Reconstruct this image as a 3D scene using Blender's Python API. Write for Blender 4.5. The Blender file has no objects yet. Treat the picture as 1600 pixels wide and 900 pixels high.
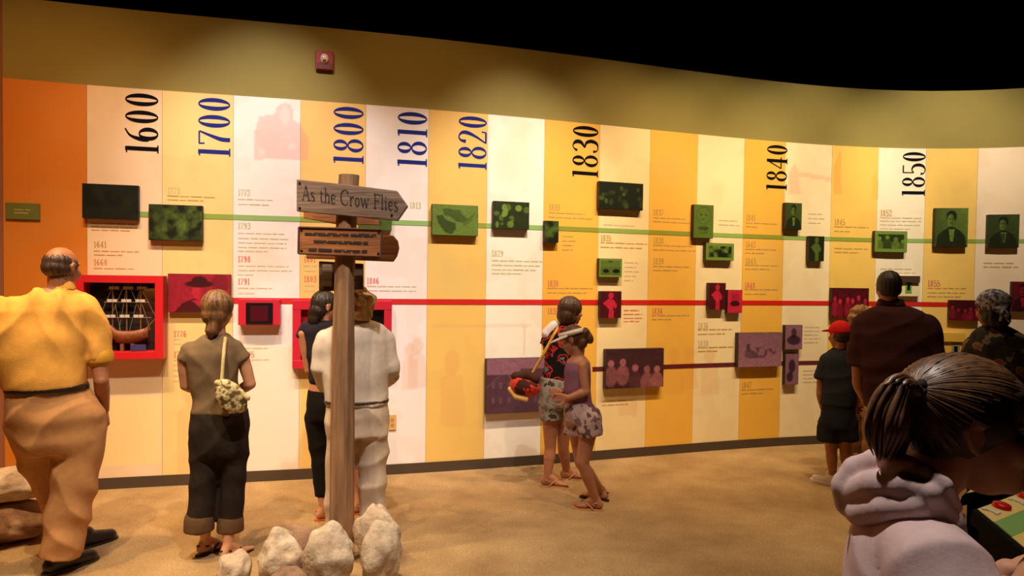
import bpy, bmesh, math, random
import numpy as np
from mathutils import Vector, Matrix
random.seed(7)
rng = np.random.default_rng(7)

# ------------------------------------------------------------------ camera
F, PITCH, ROLL, CY, HC = 1067.0, -0.025582, 0.013141, 466.955, 1.68
scene = bpy.context.scene
COL = scene.collection

def pix_ray(px, py):
    a, b = px - 800.0, -(py - CY)
    c, s = math.cos(ROLL), math.sin(ROLL)
    a, b = a * c - b * s, a * s + b * c
    c, s = math.cos(PITCH), math.sin(PITCH)
    return Vector((a, F * c - b * s, F * s + b * c))

cam_data = bpy.data.cameras.new('camera')
cam = bpy.data.objects.new('camera', cam_data)
COL.objects.link(cam)
_c, _s = math.cos(PITCH), math.sin(PITCH)
_cr, _sr = math.cos(ROLL), math.sin(ROLL)
def _cv(a, b, fwd):
    a, b = a * _cr - b * _sr, a * _sr + b * _cr
    return Vector((a, fwd * _c - b * _s, fwd * _s + b * _c))
_R, _U, _B = _cv(1, 0, 0), _cv(0, 1, 0), -_cv(0, 0, 1)
cam.matrix_world = Matrix(((_R.x, _U.x, _B.x, 0), (_R.y, _U.y, _B.y, 0), (_R.z, _U.z, _B.z, HC), (0, 0, 0, 1)))
cam_data.sensor_width = 36.0
cam_data.lens = F / 1600.0 * 36.0
cam_data.shift_y = (CY - 450.0) / 1600.0
cam_data.clip_start = 0.05
scene.camera = cam

# ------------------------------------------------------------------ world, exposure
world = bpy.data.worlds.new('world')
scene.world = world
world.use_nodes = True
world.node_tree.nodes['Background'].inputs[0].default_value = (1.0, 0.62, 0.34, 1)
world.node_tree.nodes['Background'].inputs[1].default_value = 0.02
vs = scene.view_settings
vs.view_transform = 'Standard'
vs.look = 'None'
vs.exposure = -0.05
vs.gamma = 1.0
vs.use_curve_mapping = False

# ------------------------------------------------------------------ wall curve (plan)
WCO = [6.1613, 1.2651, 0.4025, -0.2027, -0.3538, 0.0505]
H1, HW, ZG, ZR, ZP, ZB = 3.154, 3.767, 2.172, 1.493, 0.864, 0.088
def wall_y(X):
    u = X / 4.0
    return sum(c * u ** k for k, c in enumerate(WCO))
_WX = np.linspace(-4.3, 6.4, 2200)
_WY = np.array([wall_y(x) for x in _WX])
_WS = np.concatenate([[0], np.cumsum(np.hypot(np.diff(_WX), np.diff(_WY)))])
def wall_hit(px, py):
    """pixel -> (arc length s along the wall, height z)"""
    d = pix_ray(px, py)
    t = d.x / d.y
    k = np.argmin(np.abs(_WX - t * _WY))
    lo, hi = _WX[max(k - 1, 0)], _WX[min(k + 1, len(_WX) - 1)]
    for _ in range(40):
        m = 0.5 * (lo + hi)
        if (m - t * wall_y(m)) * (hi - t * wall_y(hi)) <= 0: lo = m
        else: hi = m
    X = 0.5 * (lo + hi)
    return float(np.interp(X, _WX, _WS)), HC + d.z / d.y * wall_y(X)
def wpt(s, z, off=0.0):
    X = float(np.interp(s, _WS, _WX)); Y = float(np.interp(s, _WS, _WY))
    e = 0.02
    X2 = float(np.interp(s + e, _WS, _WX)); Y2 = float(np.interp(s + e, _WS, _WY))
    X1 = float(np.interp(s - e, _WS, _WX)); Y1 = float(np.interp(s - e, _WS, _WY))
    tx, ty = X2 - X1, Y2 - Y1
    L = math.hypot(tx, ty) or 1
    return Vector((X + ty / L * off, Y - tx / L * off, z))
def wframe(s):
    a, b = wpt(s - 0.02, 0), wpt(s + 0.02, 0)
    t = (b - a).normalized()
    return t, Vector((t.y, -t.x, 0))          # tangent to the right, normal toward the room

# ------------------------------------------------------------------ lights: track spots along the ceiling, plus added orange fill
def spot(px, py, energy, size=62, blend=1.0, dist=2.1, zl=4.9, ds=0.0, color=(1.0, 0.80, 0.53), rad=0.05):
    s, z = wall_hit(px, py)
    tgt = wpt(s, z)
    p = wpt(s + ds, 0, dist); p.z = zl
    ld = bpy.data.lights.new('track_or_fill_spot', 'SPOT')
    ld.energy = energy; ld.spot_size = math.radians(size); ld.spot_blend = blend
    ld.color = color; ld.shadow_soft_size = rad
    o = bpy.data.objects.new('track_or_fill_spot', ld); COL.objects.link(o)
    o.location = p
    o.rotation_euler = (tgt - p).to_track_quat('-Z', 'Y').to_euler()
    return o
def down(x, y, tx, ty, energy, size=70, z=4.3, blend=0.8, color=(1.0, 0.80, 0.53), tz=0.0, rad=0.05):
    ld = bpy.data.lights.new('track_or_fill_spot', 'SPOT')
    ld.energy = energy; ld.spot_size = math.radians(size); ld.spot_blend = blend
    ld.color = color; ld.shadow_soft_size = rad
    o = bpy.data.objects.new('track_or_fill_spot', ld); COL.objects.link(o)
    o.location = (x, y, z)
    o.rotation_euler = (Vector((tx, ty, tz)) - o.location).to_track_quat('-Z', 'Y').to_euler()
    return o
WARM = (1.0, 0.72, 0.42)
WHITE = (1.0, 0.87, 0.70)
ORG = (1.0, 0.50, 0.16)
COOL = (1.0, 0.90, 0.82)
# added fill: wide deep orange washes standing in for ambient light
spot(40, 500, 190, 80, color=ORG)
spot(300, 430, 90, 84, color=ORG)
spot(640, 380, 120, 80, color=ORG)
spot(900, 450, 70, 84, color=ORG)
# white accents
spot(225, 400, 200, 46, color=(1.0, 0.80, 0.62))
spot(415, 320, 470, 48, color=COOL)
spot(630, 420, 230, 40, color=COOL)
spot(805, 395, 600, 48, color=(1.0, 0.88, 0.74))
spot(985, 440, 350, 62, color=WARM)
spot(1115, 400, 390, 62, color=(1.0, 0.76, 0.44))
spot(1265, 360, 410, 62, color=(1.0, 0.80, 0.53))
spot(1480, 320, 470, 62, color=(1.0, 0.83, 0.60))
# track spots over the floor, lighting signpost and visitors
down(-1.9, 1.7, -2.6, 4.1, 620, 54, z=5.1, color=(1.0, 0.74, 0.42), tz=0.8)
down(-2.9, 3.1, -2.3, 4.1, 520, 56, z=5.1, color=(1.0, 0.70, 0.36))
down(-0.3, 1.9, -1.0, 4.2, 560, 50, z=5.1, color=COOL, tz=0.9)
down(-1.8, 3.0, -1.4, 4.0, 260, 52, z=5.1, color=(1.0, 0.82, 0.58))
down(1.5, 3.1, 0.7, 4.9, 320, 58, z=5.1, color=WARM)
down(2.2, 4.4, 2.6, 5.6, 300, 46, z=5.1, color=WARM)
down(1.2, 2.2, 1.0, 3.0, 130, 60, z=5.1, color=COOL)
down(-0.3, 1.7, 0.66, 1.12, 430, 34, z=5.1, color=(1.0, 0.88, 0.76), tz=1.35)
down(2.0, 1.4, 2.1, 2.5, 190, 50, z=5.1, color=WHITE, tz=0.9)

# ------------------------------------------------------------------ helpers: materials
_MC = {}
def S(r, g, b):
    """sRGB 0..255 -> linear"""
    f = lambda c: (c / 255 / 12.92) if c / 255 <= 0.04045 else ((c / 255 + 0.055) / 1.055) ** 2.4
    return (f(r), f(g), f(b))
def mat(name, col, rough=0.6, metal=0.0, noise=0.0, nscale=20.0, bump=0.0, bscale=60.0, stretch=(1, 1, 1), col2=None, spec=0.5, sss=0.0, coat=0.0):
    if name in _MC: return _MC[name]
    m = bpy.data.materials.new(name); m.use_nodes = True
    nt = m.node_tree; N = nt.nodes; L = nt.links
    bs = N['Principled BSDF']
    bs.inputs['Roughness'].default_value = rough
    bs.inputs['Metallic'].default_value = metal
    bs.inputs['Specular IOR Level'].default_value = spec
    bs.inputs['Coat Weight'].default_value = coat
    if sss:
        bs.inputs['Subsurface Weight'].default_value = sss
        bs.inputs['Subsurface Radius'].default_value = (0.02, 0.008, 0.005)
    bs.inputs['Base Color'].default_value = (*col, 1)
    if noise or bump:
        tc = N.new('ShaderNodeTexCoord'); mp = N.new('ShaderNodeMapping')
        mp.inputs['Scale'].default_value = stretch
        L.new(tc.outputs['Object'], mp.inputs['Vector'])
    if noise:
        nz = N.new('ShaderNodeTexNoise'); nz.inputs['Scale'].default_value = nscale; nz.inputs['Detail'].default_value = 6
        nz.inputs['Roughness'].default_value = 0.6
        L.new(mp.outputs[0], nz.inputs['Vector'])
        cr = N.new('ShaderNodeValToRGB')
        c2 = col2 if col2 else tuple(c * (1 - noise) for c in col)
        c1 = col if col2 else tuple(min(1, c * (1 + 0.4 * noise)) for c in col)
        cr.color_ramp.elements[0].color = (*c2, 1); cr.color_ramp.elements[0].position = 0.3
        cr.color_ramp.elements[1].color = (*c1, 1); cr.color_ramp.elements[1].position = 0.68
        L.new(nz.outputs[0], cr.inputs[0]); L.new(cr.outputs[0], bs.inputs['Base Color'])
    if bump:
        nb = N.new('ShaderNodeTexNoise'); nb.inputs['Scale'].default_value = bscale; nb.inputs['Detail'].default_value = 4
        L.new(mp.outputs[0], nb.inputs['Vector'])
        bp = N.new('ShaderNodeBump'); bp.inputs['Strength'].default_value = bump; bp.inputs['Distance'].default_value = 0.01
        L.new(nb.outputs[0], bp.inputs['Height']); L.new(bp.outputs[0], bs.inputs['Normal'])
    _MC[name] = m
    return m
def print_mat(name, rough=0.55, spec=0.3):
    """flat print: ink colours stored per vertex in the attribute 'ink'"""
    if name in _MC: return _MC[name]
    m = bpy.data.materials.new(name); m.use_nodes = True
    nt = m.node_tree; bs = nt.nodes['Principled BSDF']
    at = nt.nodes.new('ShaderNodeAttribute'); at.attribute_name = 'ink'
    nt.links.new(at.outputs['Color'], bs.inputs['Base Color'])
    bs.inputs['Roughness'].default_value = rough
    bs.inputs['Specular IOR Level'].default_value = spec
    _MC[name] = m
    return m

# ------------------------------------------------------------------ helpers: objects
def link(name, me, parent=None, m=None, smooth=False, loc=None):
    o = bpy.data.objects.new(name, me)
    COL.objects.link(o)
    if m: me.materials.append(m)
    if smooth: me.polygons.foreach_set('use_smooth', [True] * len(me.polygons))
    if parent:
        o.parent = parent
    if loc is not None: o.location = loc
    return o
def pyobj(name, verts, faces, m, parent=None, smooth=False, origin=None):
    og = Vector(origin) if origin is not None else (Vector(parent.location) if parent else Vector((0, 0, 0)))
    me = bpy.data.meshes.new(name)
    if parent is not None and origin is None:
        vv = [tuple(Vector(v) - world_loc(parent)) for v in verts]
        me.from_pydata(vv, [], faces); me.update()
        return link(name, me, parent, m, smooth)
    vv = [tuple(Vector(v) - og) for v in verts]
    me.from_pydata(vv, [], faces); me.update()
    return link(name, me, parent, m, smooth, og)
def world_loc(o):
    l = Vector((0, 0, 0))
    while o:
        l = l + Vector(o.location); o = o.parent
    return l
def tag(o, label=None, cat=None, group=None, kind=None):
    if label: o['label'] = label
    if cat: o['category'] = cat
    if group: o['group'] = group
    if kind: o['kind'] = kind
    return o
def empty(name, loc, label=None, cat=None, group=None):
    o = bpy.data.objects.new(name, None); COL.objects.link(o); o.location = loc
    o.empty_display_size = 0.1
    return tag(o, label, cat, group)
def bevel_mesh(verts, faces, w=0.003, seg=2):
    bm = bmesh.new()
    vs_ = [bm.verts.new(v) for v in verts]
    for f in faces: bm.faces.new([vs_[i] for i in f])
    bmesh.ops.recalc_face_normals(bm, faces=bm.faces)
    if w: bmesh.ops.bevel(bm, geom=list(bm.edges), offset=w, segments=seg, affect='EDGES', profile=0.6)
    v = [tuple(x.co) for x in bm.verts]; bm.verts.index_update()
    f = [[q.index for q in fc.verts] for fc in bm.faces]
    bm.free()
    return v, f
BOXF = [(0, 1, 2, 3), (7, 6, 5, 4), (0, 4, 5, 1), (1, 5, 6, 2), (2, 6, 7, 3), (3, 7, 4, 0)]
def box8(c, ax, ay, az):
    """box from centre and three half-axis vectors"""
    c, ax, ay, az = map(Vector, (c, ax, ay, az))
    v = [c + sx * ax + sy * ay + sz * az for sz in (-1, 1) for sx, sy in ((-1, -1), (1, -1), (1, 1), (-1, 1))]
    return v, [list(f) for f in BOXF]
def prism(poly, nrm, depth):
    """extrude a 3D polygon by nrm*depth (poly is the front face, nrm points to the front)"""
    n = len(poly); nrm = Vector(nrm).normalized()
    v = [Vector(p) for p in poly] + [Vector(p) - nrm * depth for p in poly]
    f = [list(range(n)), list(range(2 * n - 1, n - 1, -1))] + [[i, i + n, (i + 1) % n + n, (i + 1) % n] for i in range(n)]
    return v, f
def merge(*vf):
    V, Fc = [], []
    for v, f in vf:
        b = len(V); V += [Vector(x) for x in v]; Fc += [[i + b for i in q] for q in f]
    return V, Fc
def set_ink(me, cols):
    a = me.color_attributes.new('ink', 'FLOAT_COLOR', 'POINT')
    c = np.ones((len(me.vertices), 4), np.float32); c[:, :3] = cols
    a.data.foreach_set('color', c.ravel())

# smooth value noise in numpy
_tab = rng.random((64, 64))
def vnoise(x, y):
    x = np.asarray(x, float); y = np.asarray(y, float)
    xi = np.floor(x).astype(int); yi = np.floor(y).astype(int)
    fx = x - xi; fy = y - yi
    fx = fx * fx * (3 - 2 * fx); fy = fy * fy * (3 - 2 * fy)
    g = lambda i, j: _tab[(yi + j) % 64, (xi + i) % 64]
    return (g(0, 0) * (1 - fx) + g(1, 0) * fx) * (1 - fy) + (g(0, 1) * (1 - fx) + g(1, 1) * fx) * fy
def fbm(x, y, o=3):
    return sum(vnoise(x * 2 ** k + 7.3 * k, y * 2 ** k + 3.1 * k) * 0.5 ** (k + 1) for k in range(o)) / (1 - 0.5 ** o)
def sstep(a, b, x):
    t = np.clip((x - a) / (b - a), 0, 1); return t * t * (3 - 2 * t)
def m_ell(u, v, cx, cy, rx, ry, soft=0.15):
    d = np.sqrt(((u - cx) / rx) ** 2 + ((v - cy) / ry) ** 2); return 1 - sstep(1 - soft, 1 + soft, d)
def m_rect(u, v, x0, y0, x1, y1, soft=0.01):
    return sstep(x0 - soft, x0 + soft, u) * (1 - sstep(x1 - soft, x1 + soft, u)) * sstep(y0 - soft, y0 + soft, v) * (1 - sstep(y1 - soft, y1 + soft, v))
def m_poly(u, v, pts):
    ins = np.zeros(u.shape, bool); n = len(pts)
    for i in range(n):
        x0, y0 = pts[i]; x1, y1 = pts[(i + 1) % n]
        c = ((y0 > v) != (y1 > v)) & (u < (x1 - x0) * (v - y0) / ((y1 - y0) or 1e-9) + x0)
        ins ^= c
    return ins.astype(float)

# ------------------------------------------------------------------ stroke lettering (ribbons with thick and thin strokes)
def _smooth(pts, n=8):
    if len(pts) < 3: return pts
    out = []
    P = [pts[0]] + list(pts) + [pts[-1]]
    for i in range(1, len(P) - 2):
        for k in range(n):
            t = k / n
            out.append(tuple(0.5 * ((2 * P[i][j]) + (-P[i - 1][j] + P[i + 1][j]) * t + (2 * P[i - 1][j] - 5 * P[i][j] + 4 * P[i + 1][j] - P[i + 2][j]) * t * t + (-P[i - 1][j] + 3 * P[i][j] - 3 * P[i + 1][j] + P[i + 2][j]) * t ** 3) for j in range(3)))
    out.append(pts[-1])
    return out
def ribbon(pts, smooth=True):
    p = _smooth(pts) if smooth else pts
    V, Fc = [], []
    for i, (x, y, w) in enumerate(p):
        a = p[max(i - 1, 0)]; b = p[min(i + 1, len(p) - 1)]
        dx, dy = b[0] - a[0], b[1] - a[1]; l = math.hypot(dx, dy) or 1
        nx, ny = -dy / l, dx / l
        V += [(x + nx * w / 2, y + ny * w / 2), (x - nx * w / 2, y - ny * w / 2)]
        if i: Fc.append((2 * i - 2, 2 * i - 1, 2 * i + 1, 2 * i))
    return V, Fc
def ring(cx, cy, rx, ry, tx, ty, n=28):
    V, Fc = [], []
    for i in range(n):
        a = 2 * math.pi * i / n; c, s = math.cos(a), math.sin(a)
        V += [(cx + rx * c, cy + ry * s), (cx + (rx - tx) * c, cy + (ry - ty) * s)]
        j = (i + 1) % n
        Fc.append((2 * i, 2 * i + 1, 2 * j + 1, 2 * j))
    return V, Fc
K, T = 0.125, 0.045     # thick / thin stroke
# glyph: (advance, [pieces]) in units of digit height
def _g():
    R, B = ring, ribbon
    L = lambda *p: ribbon(list(p), False)
    G = {}
    G['0'] = (0.48, [R(0.24, 0.5, 0.19, 0.5, K, T)])
    G['1'] = (0.36, [L((0.2, 0.0, K), (0.2, 1.0, K)), L((0.08, 0.015, T), (0.32, 0.015, T)), L((0.07, 0.95, T), (0.2, 0.98, T))])
    G['8'] = (0.50, [R(0.25, 0.27, 0.21, 0.27, K * .9, T), R(0.25, 0.765, 0.175, 0.235, K * .9, T)])
    G['6'] = (0.50, [R(0.26, 0.3, 0.2, 0.3, K, T), B([(0.09, 0.3, K), (0.1, 0.55, K), (0.2, 0.85, T * 1.6), (0.4, 1.0, T)])])
    G['7'] = (0.46, [L((0.05, 0.965, 0.05), (0.42, 0.965, 0.05)), L((0.06, 0.8, T), (0.05, 0.98, T)), B([(0.42, 0.96, T), (0.3, 0.62, K * .7), (0.2, 0.28, K), (0.19, 0.0, K)])])
    G['2'] = (0.48, [B([(0.08, 0.74, K), (0.12, 0.92, T * 1.6), (0.24, 0.985, T), (0.37, 0.88, K * .8), (0.38, 0.7, K), (0.28, 0.42, K * .7), (0.06, 0.03, T)]), L((0.05, 0.03, 0.06), (0.42, 0.03, 0.06)), L((0.42, 0.02, T), (0.44, 0.18, T))])
    G['3'] = (0.48, [B([(0.07, 0.82, K * .8), (0.14, 0.95, T), (0.25, 0.985, T), (0.37, 0.87, K), (0.36, 0.68, K), (0.18, 0.53, T)]), B([(0.18, 0.53, T), (0.36, 0.46, K * .8), (0.42, 0.27, K), (0.36, 0.08, K * .8), (0.22, 0.015, T), (0.09, 0.06, T), (0.06, 0.2, K * .8)])])
    G['4'] = (0.50, [L((0.33, 0.0, K), (0.33, 1.0, K)), L((0.02, 0.3, T * 1.2), (0.47, 0.3, T * 1.2)), L((0.33, 0.98, T), (0.03, 0.3, T)), L((0.22, 0.015, T), (0.44, 0.015, T))])
    G['5'] = (0.48, [L((0.1, 0.96, 0.06), (0.4, 0.96, 0.06)), L((0.1, 0.5, T), (0.1, 0.98, T)), B([(0.1, 0.5, T), (0.22, 0.58, T * 1.3), (0.37, 0.5, K * .8), (0.42, 0.3, K), (0.37, 0.1, K * .8), (0.22, 0.015, T), (0.08, 0.08, T), (0.06, 0.2, K * .8)])])
    G['9'] = (0.50, [R(0.24, 0.7, 0.2, 0.3, K, T), B([(0.41, 0.7, K), (0.4, 0.45, K), (0.3, 0.15, T * 1.6), (0.1, 0.0, T)])])
    k, t = 0.10, 0.05
    G['A'] = (0.72, [L((0.06, 0.0, t), (0.33, 1.0, t)), L((0.33, 1.0, k), (0.64, 0.0, k)), L((0.15, 0.36, t), (0.5, 0.36, t)), L((-0.02, 0.02, t), (0.16, 0.02, t)), L((0.5, 0.02, t), (0.74, 0.02, t))])
    G['s'] = (0.42, [B([(0.34, 0.52, t), (0.2, 0.6, t), (0.08, 0.5, k), (0.16, 0.36, k), (0.32, 0.24, k), (0.34, 0.1, k), (0.2, 0.0, t), (0.05, 0.08, t)])])
    G['t'] = (0.40, [B([(0.17, 0.82, t), (0.17, 0.4, k), (0.18, 0.1, k), (0.28, 0.0, t), (0.38, 0.06, t)]), L((0.02, 0.6, t), (0.36, 0.6, t))])
    G['h'] = (0.56, [L((0.13, 0.0, k), (0.13, 1.0, k)), B([(0.13, 0.4, t), (0.26, 0.58, t), (0.4, 0.52, k), (0.43, 0.3, k), (0.43, 0.0, k)]), L((0.03, 0.02, t), (0.23, 0.02, t)), L((0.33, 0.02, t), (0.53, 0.02, t)), L((0.03, 0.98, t), (0.14, 0.98, t))])
    G['e'] = (0.48, [B([(0.08, 0.34, t), (0.4, 0.36, t), (0.36, 0.54, k * .7), (0.23, 0.61, t), (0.1, 0.5, k), (0.07, 0.3, k), (0.13, 0.08, k), (0.26, 0.0, t), (0.42, 0.1, t)])])
    G['C'] = (0.78, [B([(0.68, 0.78, k), (0.6, 0.95, t), (0.42, 1.0, t), (0.16, 0.86, k), (0.07, 0.5, k * 1.2), (0.16, 0.14, k), (0.42, 0.0, t), (0.6, 0.05, t), (0.7, 0.2, t)]), L((0.68, 0.7, t), (0.69, 0.98, t))])
    G['r'] = (0.44, [L((0.14, 0.0, k), (0.14, 0.6, k)), B([(0.14, 0.38, t), (0.25, 0.56, t), (0.36, 0.6, k), (0.4, 0.52, k)]), L((0.03, 0.02, t), (0.27, 0.02, t)), L((0.03, 0.58, t), (0.15, 0.58, t))])
    G['o'] = (0.54, [R(0.26, 0.3, 0.21, 0.31, k, t)])
    G['w'] = (0.76, [L((0.05, 0.6, k), (0.22, 0.0, k)), L((0.22, 0.0, t), (0.38, 0.58, t)), L((0.38, 0.58, k), (0.54, 0.0, k)), L((0.54, 0.0, t), (0.7, 0.6, t)), L((-0.02, 0.59, t), (0.14, 0.59, t)), L((0.6, 0.59, t), (0.76, 0.59, t))])
    G['F'] = (0.64, [L((0.16, 0.0, k), (0.16, 1.0, k)), L((0.04, 0.97, t), (0.6, 0.97, t)), L((0.16, 0.54, t), (0.46, 0.54, t)), L((0.6, 0.8, t), (0.6, 0.99, t)), L((0.46, 0.44, t), (0.46, 0.63, t)), L((0.04, 0.02, t), (0.28, 0.02, t))])
    G['l'] = (0.30, [L((0.14, 0.0, k), (0.14, 1.0, k)), L((0.03, 0.02, t), (0.25, 0.02, t)), L((0.03, 0.98, t), (0.15, 0.98, t))])
    G['i'] = (0.30, [L((0.14, 0.0, k), (0.14, 0.6, k)), L((0.03, 0.02, t), (0.25, 0.02, t)), L((0.03, 0.58, t), (0.15, 0.58, t)), R(0.14, 0.82, 0.06, 0.06, 0.055, 0.055, 8)])
    G[' '] = (0.34, [])
    return G
GLYPH = _g()
K, T = 0.15, 0.10
GLYPHB = _g()
def text2d(txt, track=0.0, bold=False):
    V, Fc, x = [], [], 0.0
    for ch in txt:
        adv, pcs = (GLYPHB if bold else GLYPH)[ch]
        for v, f in pcs:
            b = len(V); V += [(p[0] + x, p[1]) for p in v]; Fc += [tuple(i + b for i in q) for q in f]
        x += adv + track
    return V, Fc, x - track
def words2d(lines, lh, rnd):
    """rows of tiny unreadable words: lines = widths, returns quads in x right, y down (negative)"""
    V, Fc = [], []
    for i, (w, y) in enumerate(lines):
        x = 0.0
        while x < w:
            l = rnd.uniform(1.6, 5.0) * lh
            l = min(l, w - x)
            b = len(V)
            h = lh * rnd.uniform(0.34, 0.52)
            V += [(x, -y), (x + l, -y), (x + l, -y + h), (x, -y + h)]
            Fc.append((b, b + 1, b + 2, b + 3))
            x += l + lh * 0.55
    return V, Fc

# ================================================================== THE ROOM
M_wall = mat('olive_wall_paint', S(142, 128, 64), 0.75, noise=0.06, nscale=3)
M_dark = mat('black_void_paint', (0.004, 0.004, 0.0035), 0.95, spec=0.05)
M_base = mat('dark_brown_baseboard', S(74, 60, 48), 0.5)
s_left = wall_hit(6, 400)[0]
s_right = _WS[-1] - 0.05
# floor
fm = mat('tan_floor', S(190, 158, 112), 0.8, noise=0.22, nscale=2.2, bump=0.5, bscale=160, col2=S(156, 124, 84), spec=0.2)
_nt = fm.node_tree
_ns = _nt.nodes.new('ShaderNodeTexNoise'); _ns.inputs['Scale'].default_value = 70; _ns.inputs['Detail'].default_value = 3
_tc = _nt.nodes.new('ShaderNodeTexCoord'); _nt.links.new(_tc.outputs['Object'], _ns.inputs['Vector'])
_mr = _nt.nodes.new('ShaderNodeMapRange'); _mr.inputs[1].default_value = .3; _mr.inputs[2].default_value = .7; _mr.inputs[3].default_value = .78; _mr.inputs[4].default_value = 1.12
_nt.links.new(_ns.outputs[0], _mr.inputs[0])
_mm = _nt.nodes.new('ShaderNodeMixRGB'); _mm.blend_type = 'MULTIPLY'; _mm.inputs[0].default_value = 1
_bs = _nt.nodes['Principled BSDF']; _src = _bs.inputs['Base Color'].links[0].from_socket
_nt.links.new(_src, _mm.inputs[1]); _nt.links.new(_mr.outputs[0], _mm.inputs[2]); _nt.links.new(_mm.outputs[0], _bs.inputs['Base Color'])
tag(pyobj('floor', [(-9, -4, 0), (9, -4, 0), (9, 11, 0), (-9, 11, 0)], [(0, 1, 2, 3)], fm), kind='structure')
tag(pyobj('ceiling', [(-9, -4, 5.2), (-9, 11, 5.2), (9, 11, 5.2), (9, -4, 5.2)], [(0, 1, 2, 3)], M_dark), kind='structure')
tag(pyobj('wall_rear', [(-9, -4, 0), (-9, -4, 5.2), (9, -4, 5.2), (9, -4, 0)], [(0, 1, 2, 3)], M_dark), kind='structure')
tag(pyobj('wall_outer', [(-9, 11, 0), (9, 11, 0), (9, 11, 5.2), (-9, 11, 5.2)], [(0, 1, 2, 3)], M_dark), kind='structure')
tag(pyobj('wall_right', [(9, -4, 0), (9, -4, 5.2), (9, 11, 5.2), (9, 11, 0)], [(0, 1, 2, 3)], M_dark), kind='structure')
# left side wall: only its edge shows
a = wpt(s_left, 0); d0 = Vector((-0.06, -1, 0)).normalized(); th = 0.5
Lw = [a, a + d0 * 7.0, a + d0 * 7.0 + Vector((-th, 0, 0)), a + Vector((-th, 0.3, 0))]
v, f = prism([p + Vector((0, 0, HW + 0.5)) for p in Lw], (0, 0, 1), HW + 0.5)
tag(pyobj('wall_left', v, f, mat('pinkish_beige_paint', S(168, 118, 92), 0.7)), kind='structure')
# curved wall
ss = np.arange(s_left - 0.25, s_right, 0.06)
V, Fc = [], []
for i, s in enumerate(ss):
    for off, z in ((0, 0), (0, HW), (-0.14, HW), (-0.14, 0)): V.append(wpt(s, z, off))
    if i:
        b, p = 4 * i, 4 * i - 4
        for k in range(4): Fc.append((p + k, b + k, b + (k + 1) % 4, p + (k + 1) % 4))
n4 = len(V) - 4
Fc += [(0, 1, 2, 3), (n4 + 3, n4 + 2, n4 + 1, n4)]
wall = tag(pyobj('wall_back', V, Fc, M_wall), kind='structure')
def strip(name, s0, s1, z0, z1, off0, off1, m, parent, step=0.05, z0b=None, z1b=None):
    n = max(2, int((s1 - s0) / step) + 1); V, Fc = [], []
    for i, s in enumerate(np.linspace(s0, s1, n)):
        for off, z in ((off1, z0), (off1, z1), (off0, z1), (off0, z0)): V.append(wpt(s, z, off))
        if i:
            b, p = 4 * i, 4 * i - 4
            for k in range(4): Fc.append((p + k, b + k, b + (k + 1) % 4, p + (k + 1) % 4))
    m4 = len(V) - 4
    Fc += [(0, 1, 2, 3), (m4 + 3, m4 + 2, m4 + 1, m4)]
    return pyobj(name, V, Fc, m, parent)
tag(strip('baseboard_back', s_left, s_right, 0, ZB, 0.0, 0.018, M_base, None), kind='structure')

# ---- graphic panels (one per printed column of the wall)
bx = [136, 254, 365, 470, 572, 670, 762, 851, 937, 1016, 1090, 1163, 1227, 1300, 1372, 1447, 1528]
by = [135, 142, 148.5, 156.7, 164, 170.3, 178, 187, 194.5, 202, 209.8, 217, 222.7, 228, 231, 232, 232]
SB = [s_left] + [wall_hit(x, y)[0] for x, y in zip(bx, by)]
while SB[-1] < s_right - 0.6: SB.append(SB[-1] + 0.545)
ORANGE, CREAM = S(226, 150, 58), S(240, 226, 206)
TAN, YEL, WHT, GOLD = S(236, 202, 134), S(240, 188, 84), S(243, 236, 228), S(232, 170, 72)
PCOL = [S(214, 128, 40), S(238, 212, 178), S(240, 210, 142), S(243, 234, 232), S(236, 196, 118), S(240, 232, 230),
        S(236, 196, 108), S(246, 240, 226), S(240, 184, 76), S(246, 222, 168), S(242, 186, 78), S(246, 226, 180),
        S(240, 184, 74), S(248, 228, 186), S(242, 200, 100), S(244, 232, 206), S(242, 202, 110), S(244, 222, 194)]
GH = []     # ghost prints: (mask function of s,z) , colour, strength
def gpx(x, y): return wall_hit(x, y)
def gh_rect(x0, y0, x1, y1, col, st):
    a, b = gpx(x0, y0), gpx(x1, y1)
    GH.append((lambda s, z: m_rect(s, z, a[0], b[1], b[0], a[1], 0.008), col, st))
def gh_poly(pts, col, st):
    q = [gpx(*p) for p in pts]
    GH.append((lambda s, z: m_poly(s, z, q), col, st))
def gh_ell(x, y, rx, ry, col, st, soft=0.15):
    c = gpx(x, y); ex = gpx(x + rx, y); ey = gpx(x, y + ry)
    GH.append((lambda s, z: m_ell(s, z, c[0], c[1], abs(ex[0] - c[0]), abs(ey[1] - c[1]), soft), col, st))
PINK = S(226, 140, 140)
# seated figure silhouette on the white column beside 1700
gh_poly([(398, 249), (398, 208), (405, 182), (430, 178), (434, 166), (446, 160), (456, 166), (458, 186), (470, 196), (483, 220), (483, 250)], PINK, 0.42)
gh_ell(446, 178, 7, 11, S(240, 222, 220), 0.6); gh_poly([(437, 182), (455, 184), (446, 202)], S(240, 222, 220), 0.5)
gh_ell(409, 238, 5, 7, S(242, 226, 224), 0.5); gh_ell(457, 229, 6, 6, S(242, 226, 224), 0.5)
# faint scroll drawing across the first columns
gh_rect(44, 236, 190, 238, S(150, 84, 24), 0.25); gh_rect(44, 236, 46, 312, S(150, 84, 24), 0.22); gh_rect(60, 261, 140, 263, S(150, 84, 24), 0.25)
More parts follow.
